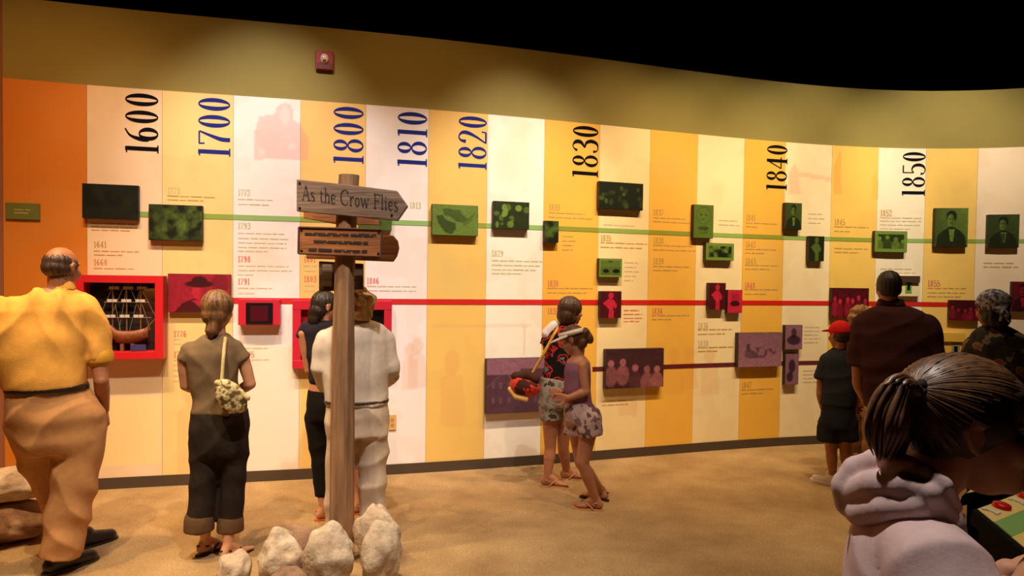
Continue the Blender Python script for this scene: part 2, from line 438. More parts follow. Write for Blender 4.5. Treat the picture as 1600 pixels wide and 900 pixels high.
# cannon / hulls on the 1840 columns
gh_poly([(1230, 304), (1232, 270), (1241, 254), (1247, 268), (1298, 277), (1298, 284), (1247, 276), (1250, 304)], S(240, 178, 150), 0.5)
gh_poly([(1301, 304), (1302, 260), (1310, 236), (1314, 240), (1314, 304)], S(240, 160, 70), 0.5)
gh_poly([(1362, 314), (1362, 280), (1370, 262), (1372, 314)], S(206, 180, 70), 0.5)
# pale blocks and lines low on the wall
gh_rect(150, 622, 251, 724, S(246, 222, 150), 0.7)
gh_rect(366, 540, 470, 735, S(238, 214, 178), 0.5)
gh_rect(676, 508, 830, 510, S(206, 150, 110), 0.35); gh_rect(818, 510, 820, 555, S(206, 150, 110), 0.3)
for (x, y, w, h) in ((652, 540, 9, 13), (640, 548, 8, 12), (1052, 556, 9, 12), (1076, 553, 8, 11), (1108, 556, 9, 12), (980, 590, 9, 12), (300, 610, 14, 26), (706, 566, 12, 20)):
    gh_ell(x, y, w, h, S(220, 150, 90), 0.28)
    gh_poly([(x - w * 1.6, y + h * 5), (x - w * 1.5, y + h * 1.2), (x, y + h * .8), (x + w * 1.5, y + h * 1.2), (x + w * 1.7, y + h * 5)], S(220, 150, 90), 0.22)
for (x, y, r) in ((320, 260, 20), (300, 270, 12), (930, 230, 16), (958, 240, 14), (1050, 260, 22), (1120, 300, 12), (812, 200, 20), (800, 250, 26), (690, 420, 24), (720, 440, 30), (418, 400, 26), (1195, 420, 26)):
    gh_ell(x, y, r, r * 1.3, S(206, 186, 120), 0.22, 0.6)
M_print = print_mat('printed_wall_graphic', 0.5, 0.35)
PANELS = []
for i in range(len(SB) - 1):
    s0, s1 = SB[i] + 0.0012, SB[i + 1] - 0.0012
    ns, nz = max(6, int((s1 - s0) / 0.016)), 190
    Sg, Zg = np.meshgrid(np.linspace(s0, s1, ns), np.linspace(ZB, H1, nz))
    base = np.array(PCOL[i % len(PCOL)])
    col = np.ones((nz, ns, 3)) * base
    n = fbm(Sg * 3.1 + 11, Zg * 2.3, 4)
    col *= (0.95 + 0.1 * n)[..., None]
    w = sstep(0.52, 0.62, fbm(Sg * 5 + 40, Zg * 5 + 9, 3)) * 0.10
    col = col * (1 - w[..., None]) + np.array(S(206, 160, 96)) * w[..., None]
    for fn, c, st in GH:
        k = (fn(Sg, Zg) * st)[..., None]
        if k.max() > 0: col = col * (1 - k) + np.array(c) * k
    V = []
    for r in range(nz):
        for c in range(ns): V.append((Sg[r, c], Zg[r, c], 0.008))
    front = len(V)
    Fc = [(r * ns + c, r * ns + c + 1, (r + 1) * ns + c + 1, (r + 1) * ns + c) for r in range(nz - 1) for c in range(ns - 1)]
    per = [c for c in range(ns)] + [r * ns + ns - 1 for r in range(1, nz)] + [(nz - 1) * ns + c for c in range(ns - 2, -1, -1)] + [r * ns for r in range(nz - 2, 0, -1)]
    for q in per: V.append((V[q][0], V[q][1], 0.0))
    for k in range(len(per)):
        k2 = (k + 1) % len(per); Fc.append((per[k], front + k, front + k2, per[k2]))
    base_pts = [wpt(s, 0, 0.008) for s in Sg[0]]; back_pts = {}
    W = []
    for j, (s, z, off) in enumerate(V):
        p = base_pts[j % ns] if j < front else wpt(s, 0, 0.0)
        W.append((p.x, p.y, z))
    o = pyobj('graphic_panel', W, Fc, M_print, wall)
    cc = np.vstack([col.reshape(-1, 3), np.array([col.reshape(-1, 3)[q] for q in per])])
    set_ink(o.data, cc)
    PANELS.append(o)
def panel_at(s):
    for i in range(len(SB) - 1):
        if SB[i] <= s < SB[i + 1]: return PANELS[i]
    return PANELS[-1]
# ---- timeline stripes
sG = wall_hit(205, 334)[0]; sR = wall_hit(360, 470)[0]; sP = wall_hit(925, 577)[0]
for nm, s_from, zc, hh_, cc_ in (('green_timeline_stripe', sG, ZG, .021, S(150, 196, 120)), ('red_timeline_stripe', sR, ZR, .024, S(214, 40, 46)), ('purple_timeline_stripe', sP, ZP, .021, S(104, 38, 66))):
    for i in range(len(SB) - 1):
        a_, b_ = max(SB[i], s_from), min(SB[i + 1], s_right)
        if b_ - a_ < .01: continue
        # translucent ink: takes some of the colour of the column it is printed on
        ci = tuple(c * (.12 + .88 * q) for c, q in zip(cc_, PCOL[i % len(PCOL)]))
        strip(nm, a_, b_, zc - hh_, zc + hh_, .008, .011, mat('%s_ink_%d' % (nm, i % len(PCOL)), ci, .5), wall)

# ---- year lettering, reading upward
def year(txt, xl, xr, ytop, ybot, col):
    """digit tops at pixel xl, feet at xr; starts at ybot, runs up to ytop"""
    V, Fc, wd = text2d(txt, 0.03)
    xm = (xl + xr) / 2
    sl = wall_hit(xl, (ytop + ybot) / 2)[0]; sr = wall_hit(xr, (ytop + ybot) / 2)[0]
    zt = wall_hit(xm, ytop)[1]; zb = wall_hit(xm, ybot)[1]
    h = sr - sl
    P = [wpt(sr - y * h, zb + x / wd * (zt - zb), 0.0095) for x, y in V]
    o = pyobj('year_lettering', P, [f[::-1] for f in Fc], mat('ink_%s' % col[0], col[1], 0.8, spec=0.1), panel_at((sl + sr) / 2))
    return o
NAVY, BLACK = ('navy', S(34, 44, 128)), ('black', S(10, 9, 22))
for a in (('1600', 196, 248, 144, 243, BLACK), ('1700', 310, 360, 151, 248, NAVY), ('1800', 521, 568, 165, 259, NAVY), ('1810', 621, 667, 173, 264, NAVY),
          ('1820', 716, 760, 180, 268, NAVY), ('1830', 894, 934, 195, 280, BLACK), ('1840', 1197, 1229, 225, 300, BLACK), ('1850', 1409, 1445, 236, 309, BLACK)):
    year(*a)

# ---- captions
rw = random.Random(3)
TXT = {'g': ('caption_green', S(192, 190, 142)), 'r': ('caption_red', S(214, 116, 98)), 'b': ('caption_brown', S(194, 152, 84)), 'k': ('caption_grey', S(204, 188, 154))}
def caption(x, y, head, hc, lines, lc='k'):
    """x,y = top left pixel of the heading, lines = [(dy, width px)]"""
    s0, z0 = wall_hit(x, y)
    e = wall_hit(x + 100, y)[0] - s0
    k = e / 100.0; kz = z0 - wall_hit(x, y + 10)[1]; kz /= 10
    par = panel_at(s0 + 0.01)
    if head:
        V, Fc, wd = text2d(head, 0.05, True)
        hh = 9.5 * kz
        P = [wpt(s0 + px_ * hh * 1.0, z0 - hh - 1.0 * kz + py_ * hh, 0.0095) for px_, py_ in V]
        pyobj('year_heading', P, Fc, mat(TXT[hc][0], TXT[hc][1], 0.6), par)
    if lines:
        V, Fc = words2d([(w * k, dy * kz) for dy, w in lines], 3.6 * kz, rw)
        P = [wpt(s0 + px_, z0 + py_, 0.0095) for px_, py_ in V]
        pyobj('caption_text', P, Fc, mat(TXT[lc][0], TXT[lc][1], 0.6), par)
for c in ((147, 376, '1641', 'b', [(17, 70), (23, 44)], 'b'), (147, 404, '1660', 'b', [(16, 64)], 'b'), (143, 346, None, 'b', [(4, 70), (9, 72), (14, 60)], 'b'),
          (262, 292, '1773', 'g', [(15, 76), (21, 56)], 'b'), (372, 295, '1772', 'g', [(17, 54), (25, 48)]),
          (372, 347, '1793', 'g', [(18, 72), (26, 79), (33, 76), (40, 76), (46, 46)]), (372, 399, '1798', 'r', [(17, 79), (24, 84), (31, 25)]),
          (372, 434, '1791', 'r', [(17, 53), (25, 26)]), (475, 399, '1801', 'r', [(17, 20), (25, 20)]), (475, 430, '1803', 'r', [(17, 20), (25, 18)]),
          (573, 433, '1806', 'r', [(15, 77), (22, 77)]), (768, 390, '1829', 'g', [(18, 78), (25, 75), (32, 70), (38, 48)], 'g'),
          (857, 318, '1833', 'b', [(15, 56), (22, 68)], 'b'), (855, 437, '1830', 'r', [(14, 70), (21, 60)], 'b'), (855, 480, '1831', 'r', [], 'b'),
          (938, 366, '1835', 'b', [(14, 72), (21, 64)], 'b'), (1020, 326, '1837', 'b', [(15, 50), (21, 57)], 'b'), (1020, 370, '1838', 'b', [(14, 62), (21, 66)], 'b'),
          (1020, 402, '1839', 'b', [(15, 57), (21, 38)], 'b'), (1018, 480, '1834', 'r', [(14, 58), (20, 30)], 'b'), (1090, 503, '1836', 'k', [(13, 52), (20, 42)], 'b'),
          (1090, 531, '1838', 'k', [(13, 55), (19, 30)], 'b'), (1165, 334, '1841', 'b', [(15, 50), (21, 18)], 'b'), (1164, 376, '1842', 'b', [(14, 48), (20, 30)], 'b'),
          (1164, 402, '1843', 'b', [(13, 52), (19, 38)], 'b'), (1163, 440, '1848', 'r', [(13, 52), (20, 35)], 'b'), (1158, 596, '1847', 'b', [(14, 50), (20, 34)], 'b'),
          (1303, 341, '1845', 'b', [(14, 55), (21, 25)], 'b'), (1303, 383, None, 'b', [(6, 55), (12, 40)], 'b'), (1375, 327, '1852', 'b', [(14, 66), (19, 66), (25, 64), (31, 48)], 'k'),
          (1449, 437, '1855', 'r', [(14, 62), (21, 60), (27, 54)], 'b'), (1256, 507, None, 'b', [(5, 24), (11, 26), (17, 22), (23, 26), (29, 22)], 'k'),
          (1254, 575, None, 'b', [(5, 24), (11, 26), (17, 22), (23, 22)], 'k'), (975, 405, None, 'b', [(6, 20), (13, 18), (20, 22), (27, 18), (34, 14)], 'k'),
          (974, 482, None, 'b', [(4, 24), (10, 28), (16, 30), (21, 24)], 'r'), (272, 516, '1776', 'r', [(15, 13), (22, 12)], 'k'), (272, 548, '1780', 'r', [(15, 13), (23, 14), (31, 13), (40, 14), (48, 13)], 'k'),
          (378, 548, '1795', 'r', [(-3, 40), (15, 42)], 'k'), (640, 315, '1813', 'g', []), (1536, 408, None, 'b', [(4, 50), (10, 56)], 'b'),
          (878, 366, None, 'g', [(4, 18), (11, 20), (18, 18), (25, 16)], 'b'), (1122, 340, None, 'b', [(5, 30), (12, 34)], 'k'), (1262, 330, None, 'b', [(5, 22), (12, 26), (19, 20)], 'k'),
          (1375, 417, None, 'b', [(4, 50), (10, 56)], 'k'), (942, 348, None, 'b', [(4, 50)], 'k'), (940, 622, None, 'b', [(6, 48), (12, 40)], 'b')):
    caption(*c)
# ================================================================== PICTURES ON THE WALL
M_edge = mat('dark_board_edge', S(58, 34, 26), 0.6)
M_face = print_mat('printed_picture', 0.45, 0.4)
def P_portrait(u, v, a, seed=0, light=0.3):
    L = 0.10 + light * (0.3 + 0.7 * u) * (0.6 + 0.4 * v) + 0.06 * fbm(u * 6 + seed, v * 6, 3)
    body = np.maximum(m_poly(u, v, [(.04, 0), (.08, .28), (.26, .42), (.4, .5), (.6, .5), (.76, .42), (.93, .26), (.97, 0)]), m_ell(u, v, 0.5, 0.30, 0.36, 0.16))
    L = L * (1 - body) + (0.03 + .03 * fbm(u * 9, v * 9, 2)) * body
    sh = m_poly(u, v, [(0.42, 0.46), (0.60, 0.46), (0.56, 0.14), (0.47, 0.14)]); L = L * (1 - sh) + (0.72 - .15 * fbm(u * 12, v * 8, 2)) * sh
    hair = np.maximum(m_ell(u, v, 0.5, 0.82, 0.155, 0.12), m_ell(u, v, 0.5, 0.76, 0.15, 0.12)); L = L * (1 - hair) + 0.02 * hair
    fc = m_ell(u, v, 0.48, 0.685, 0.105, 0.16, 0.14); L = L * (1 - fc) + (0.34 + 0.3 * (1 - sstep(.4, .56, u))) * fc
    for ex in (0.44, 0.53):
        e = m_ell(u, v, ex, 0.72, 0.03, 0.018); L = L * (1 - e) + 0.08 * e
    e = m_ell(u, v, 0.475, 0.615, 0.045, 0.012); L = L * (1 - e) + 0.12 * e
    e = m_ell(u, v, 0.5, 0.50, 0.09, 0.025); L = L * (1 - e) + 0.04 * e
    return L
def P_bust(u, v, a, seed=0):
    L = 0.62 + 0.1 * fbm(u * 5, v * 5, 2)
    o = np.abs(np.sqrt(((u - .5) / .36) ** 2 + ((v - .68) / .26) ** 2) - 1); L -= 0.25 * (1 - sstep(0.03, 0.09, o))
    for ex in (0.36, 0.62):
        e = m_ell(u, v, ex, 0.7, 0.08, 0.025); L -= 0.4 * e
    L -= 0.3 * m_ell(u, v, 0.5, 0.55, 0.1, 0.02); L -= 0.35 * m_ell(u, v, 0.5, 0.3, 0.3, 0.06) + 0.3 * m_rect(u, v, .3, .12, .7, .3, .03) * fbm(u * 9, v * 12, 2)
    return L
def P_scene(u, v, a, seed=0, dark=0.25, con=1.6, sc=5.0):
    n = fbm(u * a * sc + seed * 5.3, v * sc + seed * 2.1, 4)
    return np.clip(dark + (n - 0.5) * con, 0.02, 1) * (0.55 + 0.6 * v * (1 - v) * 2)
def P_crowd(u, v, a, seed=0, n=9):
    L = 0.05 + 0.08 * fbm(u * 8 + seed, v * 8, 3)
    r = random.Random(seed)
    for i in range(n):
        cx = (i + 0.5) / n + r.uniform(-.03, .03); cy = r.uniform(0.45, 0.72); w = 0.5 / n
        b = m_ell(u, v, cx, cy - 0.33, w * 1.1, 0.26); L = L * (1 - b) + r.uniform(0.15, 0.6) * b
        h = m_ell(u, v, cx, cy, w * 0.55, 0.09); L = L * (1 - h) + r.uniform(0.55, 0.9) * h
    return L * (0.7 + 0.5 * fbm(u * 14, v * 12, 2))
def P_map(u, v, a, seed=0):
    L = 0.62 + 0.06 * fbm(u * 6, v * 6, 2)
    for pts, l in (([(.08, .62), (.22, .66), (.3, .5), (.5, .4), (.52, .22), (.42, .02), (.28, .1), (.14, .35)], .2), ([(.22, .88), (.6, .84), (.66, .7), (.78, .55), (.7, .42), (.52, .46), (.4, .6), (.26, .66)], .3), ([(.8, .6), (.95, .82), (.9, .64), (.84, .45), (.7, .3), (.66, .4)], .42)):
        k = m_poly(u, v, pts); L = L * (1 - k) + l * k
    return L
def P_ruins(u, v, a, seed=0):
    L = 0.06 + 0.05 * fbm(u * 8, v * 8, 2)
    r = random.Random(seed)
    for i in range(16):
        k = m_ell(u, v, r.random(), r.uniform(0.1, 0.85), r.uniform(.03, .1), r.uniform(.04, .14)); L = np.maximum(L, k * r.uniform(.3, .95))
    return L
def P_house(u, v, a, seed=0):
    L = 0.55 - 0.2 * v + 0.12 * fbm(u * 7, v * 7, 3)
    k = m_ell(u, v, 0.5, 0.42, 0.36, 0.16) * sstep(.4, .6, fbm(u * 16 + seed, v * 10, 2)); L = L * (1 - .8 * k) + .1 * .8 * k
    k = m_rect(u, v, .18, .45, .26, .68); L = L * (1 - k) + .15 * k
    k = m_ell(u, v, .3, .36, .16, .12); L = L * (1 - .7 * k) + .08 * k
    return L
def P_street(u, v, a, seed=0):
    L = 0.1 + 0.05 * fbm(u * 5, v * 5, 2)
    sky = 1 - sstep(0.0, 0.02, 0.72 + 0.1 * (u > .55) - v) ; L = L * (1 - sky) + (0.42 + 0.12 * fbm(u * 9, v * 30, 2)) * sky
    for x in (.08, .2, .34, .62, .78):
        for y in (.18, .45):
            k = m_rect(u, v, x, y, x + .05, y + .12); L = np.maximum(L, k * .26)
    k = 1 - sstep(.012, .03, np.abs((v - .75) - (u - .3) * -1.2)); L = np.maximum(L, k * .25 * (u < .6))
    k = 1 - sstep(.012, .03, np.abs((v - .78) - (u - .3) * 1.0)); L = np.maximum(L, k * .2 * (u < .45))
    return L
def P_hat(u, v, a, seed=0):
    L = 0.40 + 0.1 * fbm(u * 5, v * 5, 3) + .1 * u
    k = m_poly(u, v, [(.1, 0), (.22, .22), (.4, .36), (.62, .36), (.8, .2), (.9, 0)]); L = L * (1 - k) + .08 * k
    k = m_ell(u, v, .5, .54, .12, .22); L = L * (1 - k) + (.72 - .3 * sstep(.46, .6, u)) * k
    k = np.maximum(m_ell(u, v, .5, .74, .24, .09), m_ell(u, v, .5, .82, .13, .13)); L = L * (1 - k) + .05 * k
    k = m_poly(u, v, [(.38, .3), (.56, .34), (.66, .02), (.6, 0)]); L = L * (1 - k) + .6 * k
    k = m_ell(u, v, .84, .75, .14, .3); L = L * (1 - .6 * k) + .1 * k
    return L
def P_figure(u, v, a, seed=0):
    L = 0.05 + 0.05 * fbm(u * 6 + seed, v * 6, 2)
    k = m_poly(u, v, [(.12, .55), (.38, .72), (.62, .7), (.8, .5), (.75, .35), (.62, .4), (.65, 0), (.38, 0), (.42, .3), (.25, .45)]); L = L * (1 - k) + (.6 + .3 * fbm(u * 6, v * 6, 2)) * k
    k = m_ell(u, v, .5, .84, .13, .12); L = L * (1 - k) + .7 * k
    return L
def P_plain(u, v, a, seed=0): return 0.3 + 0.12 * fbm(u * 4, v * 4, 2) - .2 * m_rect(u, v, .3, .35, .7, .65, .02)
GRN = (S(14, 15, 8), S(118, 150, 58)); GRD = (S(10, 11, 7), S(70, 86, 36)); RED = (S(34, 6, 12), S(222, 44, 74)); PUR = (S(44, 24, 38), S(190, 132, 156)); BRW = (S(30, 14, 22), S(186, 112, 118))
def picture(x0, y0, x1, y1, fn, duo, label, cat='picture', off=0.062, seed=0, border=None, name='wall_picture', group=None, gain=1.0):
    xm, ym = (x0 + x1) / 2, (y0 + y1) / 2
    # the face stands off the wall: bring its pixel rectangle back to the wall by its stand-off
    s0 = wall_hit(x0, ym)[0]; s1 = wall_hit(x1, ym)[0]; z0 = wall_hit(xm, y1)[1]; z1 = wall_hit(xm, y0)[1]
    sc = (s0 + s1) / 2; t, n = wframe(sc)
    cw = wpt(sc, (z0 + z1) / 2)
    shrink = 1 - off / cw.y
    dirv = Vector((0, 0, HC)) - cw
    face_c = cw + dirv * (off / max(0.2, dirv.dot(n)))
    hw, hh = (s1 - s0) / 2 * shrink, (z1 - z0) / 2 * shrink
    back = 0.0135
    root = empty(name, face_c - n * (off - back) - Vector((0, 0, hh)), label, cat, group)
    ct = face_c - n * ((off - back) / 2 + 0.0006)
    v, f = box8(ct, t * hw, n * (off - back) / 2, Vector((0, 0, hh)))
    v, f = bevel_mesh(v, f, 0.002, 1)
    pyobj('board', v, f, M_edge, root)
    nu = int(min(90, max(24, 2 * hw / 0.006))); nv = int(min(90, max(20, 2 * hh / 0.006)))
    U, Vv = np.meshgrid(np.linspace(0, 1, nu), np.linspace(0, 1, nv))
    L = np.clip(fn(U, Vv, hw / hh, seed), 0, 1) * gain
    L = np.clip(L * (.72 + .5 * fbm(U * hw * 160 + x0, Vv * hh * 160 + y0, 2)), 0, 1)
    col = np.array(duo[0])[None, None] * (1 - L[..., None]) + np.array(duo[1])[None, None] * L[..., None]
    if border:
        bw = border / (2 * hw); bh = border / (2 * hh)
        k = 1 - m_rect(U, Vv, bw, bh, 1 - bw, 1 - bh, 0.004)
        col = col * (1 - k[..., None]) + np.array(duo[1]) * 0.85 * k[..., None]
    P = [face_c + t * ((a - .5) * 2 * (hw - .002)) + Vector((0, 0, (b - .5) * 2 * (hh - .002))) for a, b in zip(U.ravel(), Vv.ravel())]
    Fc = [(r * nu + c, r * nu + c + 1, (r + 1) * nu + c + 1, (r + 1) * nu + c) for r in range(nv - 1) for c in range(nu - 1)]
    o = pyobj('print', P, Fc, M_face, root); set_ink(o.data, col.reshape(-1, 3))
    return root
picture(128, 288, 216, 342, lambda u, v, a, s: P_scene(u, v, a, 1, .3, 1.2, 4), GRD, 'nearly black landscape print left of the dark green harbour print', gain=.22)
picture(232, 320, 316, 376, lambda u, v, a, s: P_scene(u, v, a, 2, .3, 2.4, 4), GRN, 'dark green harbour print above the red print of a man in a hat', gain=.6)
picture(560, 336, 612, 360, P_plain, GRN, 'plain green print half hidden behind the arrow signboard')
picture(675, 320, 747, 368, P_map, GRN, 'bright green map print below the year 1820')
picture(771, 315, 827, 358, lambda u, v, a, s: P_ruins(u, v, a, 4), GRN, 'black and lime green print beside the green map print')
picture(851, 345, 873, 379, lambda u, v, a, s: P_scene(u, v, a, 6, .25, 1.6, 4), GRN, 'small narrow green print on the 1830 column', gain=.7)
picture(936, 285, 1005, 327, lambda u, v, a, s: P_ruins(u, v, a, 9), GRD, 'wide dark green forest print right of the year 1830')
picture(1084, 320, 1115, 372, P_bust, GRN, 'upright green print with a drawn bust above a wide green print', gain=.8)
picture(1103, 380, 1147, 407, lambda u, v, a, s: P_scene(u, v, a, 8, .3, 2.4, 4), GRN, 'small wide green print just under the drawn bust', border=.03)
picture(936, 404, 972, 433, lambda u, v, a, s: .55 - .5 * m_ell(u, v, .3, .32, .13, .1) - .5 * m_ell(u, v, .75, .32, .16, .1) - .3 * m_ell(u, v, .5, .85, .1, .08) - .15 * (v < .55), GRN, 'small green print of two dark shapes above the red figure print', border=.015)
picture(1227, 317, 1253, 359, lambda u, v, a, s: P_portrait(u, v, a, 3, .2), GRN, 'small dark green portrait print right below the year 1840')
picture(1264, 369, 1288, 408, lambda u, v, a, s: P_figure(u, v, a, 4) * .6, GRN, 'small dark green standing figure print below the green stripe')
picture(1367, 361, 1418, 394, lambda u, v, a, s: P_crowd(u, v, a, 5, 4), GRN, 'wide bright green bordered print below the year 1850', border=.035)
picture(1461, 325, 1513, 386, lambda u, v, a, s: P_portrait(u, v, a, 1, .5), GRN, 'green portrait print of a man with a pale shirt front')
picture(1543, 335, 1593, 387, lambda u, v, a, s: P_portrait(u, v, a, 7, .12) - .45 * m_poly(u, v, [(0.43, 0.42), (0.57, 0.42), (0.54, 0.14), (0.46, 0.14)]), GRN, 'dark green portrait print of a bearded man in black', gain=.8)
picture(262, 428, 360, 488, P_hat, RED, 'red print of a man in a wide hat beside the ship case', gain=.85)
picture(938, 455, 971, 497, P_figure, RED, 'red print of a standing figure on a cream column')
picture(1108, 442, 1134, 484, lambda u, v, a, s: P_figure(u, v, a, 2), RED, 'dark red upright figure print beside a brighter red print')
picture(1137, 453, 1160, 489, lambda u, v, a, s: .75 - .7 * m_ell(u, v, .5, .4, .34, .12) - .25 * m_rect(u, v, .25, .5, .75, .85, .05), RED, 'small bright red print touching the dark red figure print')
picture(1300, 450, 1358, 497, lambda u, v, a, s: P_crowd(u, v, a, 12, 6), RED, 'red print of a crowd behind the boy in the red cap')
picture(1484, 469, 1532, 501, lambda u, v, a, s: P_crowd(u, v, a, 13, 5) * .6, RED, 'low red crowd print beside the woman in the bandana')
picture(1580, 440, 1616, 487, lambda u, v, a, s: P_portrait(u, v, a, 4, .3) * .7, RED, 'dark red print at the far end of the red stripe', gain=.8)
picture(760, 560, 856, 645, P_street, PUR, 'large purple street print behind the girl with the shoulder bag', off=.075)
picture(947, 545, 1037, 606, lambda u, v, a, s: P_crowd(u, v, a, 21, 5), BRW, 'wide dark purple print of a group of people', off=.075)
picture(1154, 520, 1222, 573, P_house, PUR, 'pale purple print of a distant building', off=.075)
picture(1227, 508, 1254, 546, lambda u, v, a, s: .5 - .45 * m_ell(u, v, .5, .38, .4, .2) - .4 * m_ell(u, v, .5, .68, .16, .2), PUR, 'small purple print above a narrower purple print')
picture(1227, 553, 1248, 601, lambda u, v, a, s: .45 - .4 * m_ell(u, v, .5, .6, .26, .22) - .4 * m_ell(u, v, .35, .25, .25, .16) + .1 * m_ell(u, v, .8, .8, .1, .2), PUR, 'narrow purple print below the small square purple print')

# caption plate in the left corner
def flatbox(name, x0, y0, x1, y1, d0, d1, m, parent=None, bev=0.002, origin=None):
    xm, ym = (x0 + x1) / 2, (y0 + y1) / 2
    s0 = wall_hit(x0, ym)[0]; s1 = wall_hit(x1, ym)[0]; z0 = wall_hit(xm, y1)[1]; z1 = wall_hit(xm, y0)[1]
    sc = (s0 + s1) / 2; t, n = wframe(sc); cw = wpt(sc, (z0 + z1) / 2)
    dirv = Vector((0, 0, HC)) - cw
    fc = cw + dirv * (d1 / max(.2, dirv.dot(n))); k = 1 - d1 / cw.y
    v, f = box8(fc - n * (d1 - d0) / 2, t * (s1 - s0) / 2 * k, n * (d1 - d0) / 2, Vector((0, 0, (z1 - z0) / 2 * k)))
    v, f = bevel_mesh(v, f, bev, 1)
    return pyobj(name, v, f, m, parent, origin=origin), fc, t, n, (s1 - s0) / 2 * k, (z1 - z0) / 2 * k
def wall_anchor(x, y, off=0.0135):
    s, z = wall_hit(x, y); return wpt(s, z, off)
r = empty('caption_plate', wall_anchor(35, 343), 'olive green caption plate on the dark orange corner column', 'sign')
_, fc, t, n, hw, hh = flatbox('plate', 8, 317, 62, 343, 0.0135, 0.025, mat('olive_plate', S(104, 110, 44), .5), r)
V, Fc = words2d([(.12, 0.0), (.10, .024)], .02, rw)
pyobj('plate_lettering', [fc + n * .0012 + t * (x - .055) + Vector((0, 0, y + .006)) for x, y in V], Fc, mat('plate_ink', S(170, 160, 90), .6), r)

# red wall unit with a dark screen
r = empty('red_wall_unit', wall_anchor(404, 508), 'red wall unit framing a small dark screen under the red stripe', 'display')
flatbox('panel', 372, 468, 437, 508, 0.0135, 0.10, mat('red_panel', S(196, 28, 52), .45), r)
flatbox('screen_bezel', 384, 473, 426, 506, 0.10, 0.112, mat('black_bezel', S(18, 10, 14), .35), r)
flatbox('screen', 391, 478, 419, 502, 0.112, 0.1145, mat('dark_red_screen', S(74, 16, 30), .25), r)
# red display case half hidden behind the signpost
r = empty('red_display_case', wall_anchor(534, 575), 'large red display case behind the two women near the signpost', 'display case')
MR = mat('red_panel', S(196, 28, 52), .45)
flatbox('back_panel', 457, 472, 612, 575, 0.0135, 0.03, MR, r)
for q in ((457, 470, 612, 484), (457, 562, 612, 575), (457, 470, 470, 575), (600, 470, 612, 575), (520, 484, 530, 562)): flatbox('frame_rail', *q, 0.03, 0.10, MR, r)
flatbox('shelf', 462, 508, 522, 513, 0.03, 0.095, mat('black_bezel', S(18, 10, 14), .35), r)
flatbox('shelf', 462, 545, 522, 551, 0.03, 0.095, mat('black_bezel', S(18, 10, 14), .35), r)
flatbox('dark_window', 532, 484, 600, 562, 0.03, 0.036, mat('black_bezel', S(18, 10, 14), .35), r)

# interactive flip boxes
def flip_box(x0, y0, x1, y1, slot, label, mc, ms, mled):
    r = empty('flip_box', wall_anchor((x0 + x1) / 2, y1), label, 'display')
    flatbox('housing', x0, y0, x1, y1, 0.0135, 0.05, mc, r)
    flatbox('hood', x0, y0 - 2, x1, y0 + (y1 - y0) * .28, 0.05, 0.075, mled, r)
    flatbox('slot_frame', *slot, 0.05, 0.054, ms, r)
    w, h = slot[2] - slot[0], slot[3] - slot[1]
    flatbox('slot', slot[0] + w * .28, slot[1] + h * .25, slot[2] - w * .28, slot[3] - h * .25, 0.054, 0.056, mat('black_bezel', S(18, 10, 14), .35), r)
flip_box(1404, 433, 1438, 463, (1415, 440, 1425, 458), 'cream flip box with a green slot beside the tall man', mat('cream_box', S(236, 222, 176), .5), mat('green_slot', S(112, 170, 60), .5), mat('brown_hood', S(70, 50, 40), .5))
flip_box(1472, 522, 1508, 565, (1487, 536, 1500, 556), 'yellow flip box with a black slot on the purple stripe', mat('yellow_box', S(236, 186, 70), .5), mat('grey_slot', S(150, 140, 120), .5), mat('yellow_box', S(236, 186, 70), .5))

# fire alarm on the olive band
r = empty('fire_alarm', wall_anchor(507, 110, 0.001), 'red fire alarm strobe high on the olive wall band', 'alarm')
MA = mat('alarm_red', S(150, 14, 14), .4)
_, fc, t, n, hw, hh = flatbox('backplate', 493, 80, 521, 109, 0.001, 0.035, MA, r, .004)
flatbox('grille', 495, 98, 519, 108, 0.035, 0.042, mat('alarm_dark', S(96, 10, 10), .5), r)
V, Fc = ring(0, 0, .036, .044, .036, .044, 20)
up = Vector((0, 0, 1))
pv = [fc + n * .001 + t * x + up * (y + .012) for x, y in V]; 
lens = []
for k, (rr, dd) in enumerate(((1, 0), (.95, .012), (.75, .022), (.4, .028))):
    for i in range(16):
        an = 2 * math.pi * i / 16
        lens.append(fc + n * dd + t * (.036 * rr * math.cos(an)) + up * (.044 * rr * math.sin(an) + .012))
Fl = [[k * 16 + i, k * 16 + (i + 1) % 16, (k + 1) * 16 + (i + 1) % 16, (k + 1) * 16 + i] for k in range(3) for i in range(16)] + [list(range(48, 64))]
pyobj('strobe_lens', lens, Fl, mat('strobe_glass', S(214, 190, 180), .2), r, True)
v, f = box8(fc + n * .028 + up * -.008, t * .012, n * .004, up * .007); pyobj('strobe_tube', v, f, mat('black_bezel', S(18, 10, 14), .35), r)
# wall outlet
r = empty('wall_outlet', wall_anchor(613, 672), 'small beige outlet plate low on the wall behind the blonde visitor', 'outlet')
_, fc, t, n, hw, hh = flatbox('cover_plate', 607, 648, 619, 672, 0.0135, 0.02, mat('beige_plate', S(212, 170, 104), .5), r)
for dz in (-.022, .022):
    v, f = box8(fc + Vector((0, 0, dz)) + n * .001, t * .014, n * .001, up * .014); pyobj('socket', v, f, mat('socket_tan', S(176, 136, 78), .5), r)

